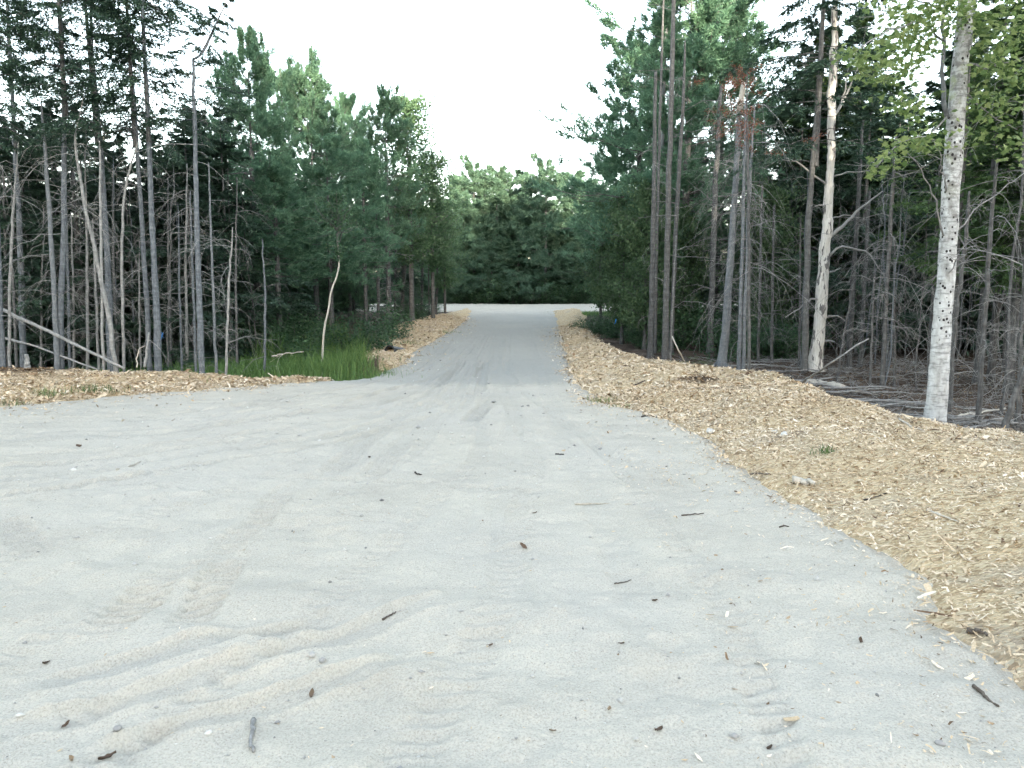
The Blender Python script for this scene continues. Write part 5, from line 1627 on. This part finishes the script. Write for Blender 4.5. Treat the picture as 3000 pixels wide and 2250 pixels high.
# single grass tufts on the chips and verge
def tuft(label, u, v_, n, h, rad, which, tint=.5):
    p = at_ground(u, v_)
    hh = chip_h(np.array([p[0]]), np.array([p[1]]), which)[0][0] if which else p[2]
    p[2] = max(hh, p[2] - .05)
    mb = MB()
    blades(mb, rng.normal(0, rad, n), rng.normal(0, rad * .6, n), np.full(n, -.02), h * rng.uniform(.4, 1.2, n), rng.uniform(.3, 1.0, n), np.clip(rng.normal(tint, .2, n), 0, 1), .004)
    tag(mb.build('grass_tuft', M['grass_blade'], None, False, p), label, 'grass tuft', kind='stuff' if rad >= .15 else None)
tuft('small grass tuft on the chips near the log piece', 2420, 1376, 60, .13, .07, 'R', .4)
tuft('grass tuft at the front foot of the left chip bank', 148, 1168, 90, .2, .14, 'LB')
tuft('wide thin grass patch at the left bank foot, by grey sand', 240, 1160, 90, .16, .22, 'LB', .3)
tuft('thin grass patch right of the grey sand at the bank foot', 300, 1158, 80, .15, .2, 'LB', .35)
tuft('grass tuft on the crest of the left chip bank', 368, 1122, 80, .18, .13, 'LB')
tuft('sparse grass at the left picture edge below the bank', 20, 1186, 60, .13, .2, 'LB', .3)
tuft('tiny green tuft on the right end of the left chip bank', 668, 1098, 50, .16, .1, 'LB', .5)
tuft('sparse grass at the inner corner of the right chips', 1775, 1180, 70, .14, .16, 'R', .8)
tuft('second sparse grass patch by the inner corner of the right chips', 1815, 1195, 50, .1, .1, 'R', .85)
tuft('green tuft on the far left verge beside the track', 1310, 976, 130, .16, .3, 'LA', .6)
tuft('green tuft on the far left verge above the other', 1178, 965, 60, .25, .18, 'LA', .5)
tuft('short green grass at the near end of the ditch', 1108, 1096, 160, .22, .28, None, .6)
tuft('grass sprig at the mouth of the black pipe', 1190, 1014, 90, .2, .25, 'LA', .5)
tuft('small green sprout right of the maple foot', 2858, 1277, 30, .1, .05, None, .7)
tuft('small green sprout left of the maple foot', 2700, 1238, 26, .09, .05, None, .7)

def fern(label, u, v_, s, tint):
    p = at_ground(u, v_, -.1); p[2] = ground_z(p[0], p[1])
    mb = MB()
    for a in np.linspace(0, 6.283, 9)[:-1] + rng.uniform(0, .5):
        t = np.linspace(.08, 1, 16)
        d = np.array([math.cos(a), math.sin(a), 0]); sd_ = np.array([-d[1], d[0], 0])
        C = d * (s * t)[:, None] + np.array([0, 0, 1]) * (s * (.9 * t - .75 * t ** 2))[:, None]
        for sg in (-1, 1):
            flat_tris(mb, C, (sd_ * sg + d * .35) * (s * .3 * (1 - t * .85))[:, None], np.broadcast_to(d * s * .022, (16, 3)), np.full(16, tint + rng.uniform(-.2, .2)))
    tag(mb.build('fern', M['fern_frond'], None, False, p), label, 'fern')
for i, (u, v_) in enumerate([(2040, 1078), (2065, 1074), (2090, 1080), (2030, 1062), (1990, 1072)]):
    fern(['yellow-green fern beside the cream stake', 'yellow-green fern in the middle of the fern patch', 'fern nearest the flared foot of the broken trunk', 'fern at the back of the fern patch', 'fern at the right foot of the pole cluster'][i], u, v_, rng.uniform(.28, .4), .6)
# low herbs behind the right verge
mb = MB()
n = 5200
uu, vv = rng.uniform(1755, 1960, n), rng.uniform(0, 1, n)
x = []; pts = [at_ground(a, np.interp(a, [1755, 1960], [985, 1052]) - b_ * 55, -.1) for a, b_ in zip(uu[:900], vv[:900])]
pts = np.array(pts)[rng.integers(0, 900, n)] + rng.normal(0, .12, (n, 3)) * [1, 1, 0]
z = floor_h(pts[:, 0], pts[:, 1]) + rng.uniform(.02, .38, n)
D = unit(rdir(n, rng) * [1, 1, .5]); Wd = unit(np.cross(D, rng.normal(0, .3, (n, 3)) + [0, 0, 1]))
l = rng.uniform(.04, .09, n)
leaf_quads(mb, np.stack([pts[:, 0], pts[:, 1], z], 1), D, Wd, l, l * .6, rng.uniform(.3, 1, n))
tag(mb.build('undergrowth', M['shrub_leaf']), 'low leafy ground cover between the right verge and the poles', 'ground cover', kind='stuff')

# ------------------------------------------------------------------ black culvert pipe, ribbons
m, nt, out = new_mat('black_plastic')
finish(nt, out, (.012, .013, .015), .35, None, .5)
M['black'] = m
a = at_ground(1142, 1036); b_ = at_ground(1240, 1012)
d = unit(b_ - a); d[2] = -.16; a[2] = prof(a[1]) + .08
cul = empty('culvert_pipe', a, 'black corrugated culvert pipe end poking out beside the track', 'pipe')
n = 40
s_ = np.linspace(0, 2.2, n)
rr = .17 + .012 * np.sign(np.sin(s_ * 60))
ou = MB(); tubes(ou, d * s_[:, None], rr, 20, .5); ou.build('outer_wall', M['black'], cul, smooth=False)
inn = MB(); tubes(inn, d * s_[:, None], np.full(n, .145), 20, .5); inn.build('inner_wall', M['black'], cul, smooth=True)
rim = MB(); tubes(rim, np.array([d * -.004, d * -.003, d * .01, d * .012]), np.array([.144, .185, .185, .16]), 20, .5); rim.build('rim', M['black'], cul)
m, nt, out = new_mat('blue_tape')
finish(nt, out, (.02, .22, .62), .4, None, .4)
M['blue'] = m
def ribbon(label, u, v_, Y, h):
    p = at_depth(u, v_, Y)
    mb = MB()
    t = np.linspace(0, 1, 8)
    for k in range(2):
        C = np.stack([.02 * np.sin(t * 5 + k * 2) + .015 * k, .015 * np.cos(t * 6 + k), -h * t * (1 - .25 * k)], 1)
        V = np.concatenate([C + [-.007, .003, 0], C + [.007, -.003, 0]])
        i = np.arange(7)[:, None]
        mb.add(V, quads=np.concatenate([i, i + 1, i + 9, i + 8], 1), tint=.5)
    ring = np.linspace(0, 6.283, 9)
    tubes(mb, np.stack([.012 * np.cos(ring), .012 * np.sin(ring), 0 * ring], 1), np.full(9, .003), 4, .5)
    tag(mb.build('ribbon', M['blue'], None, False, p), label, 'ribbon')
ribbon('blue flagging ribbon hanging at the thickest left trunk', 474, 975, 15.25, .14)
ribbon('blue flagging ribbon in the shrubs right of the track', 1803, 935, 24.0, .16)
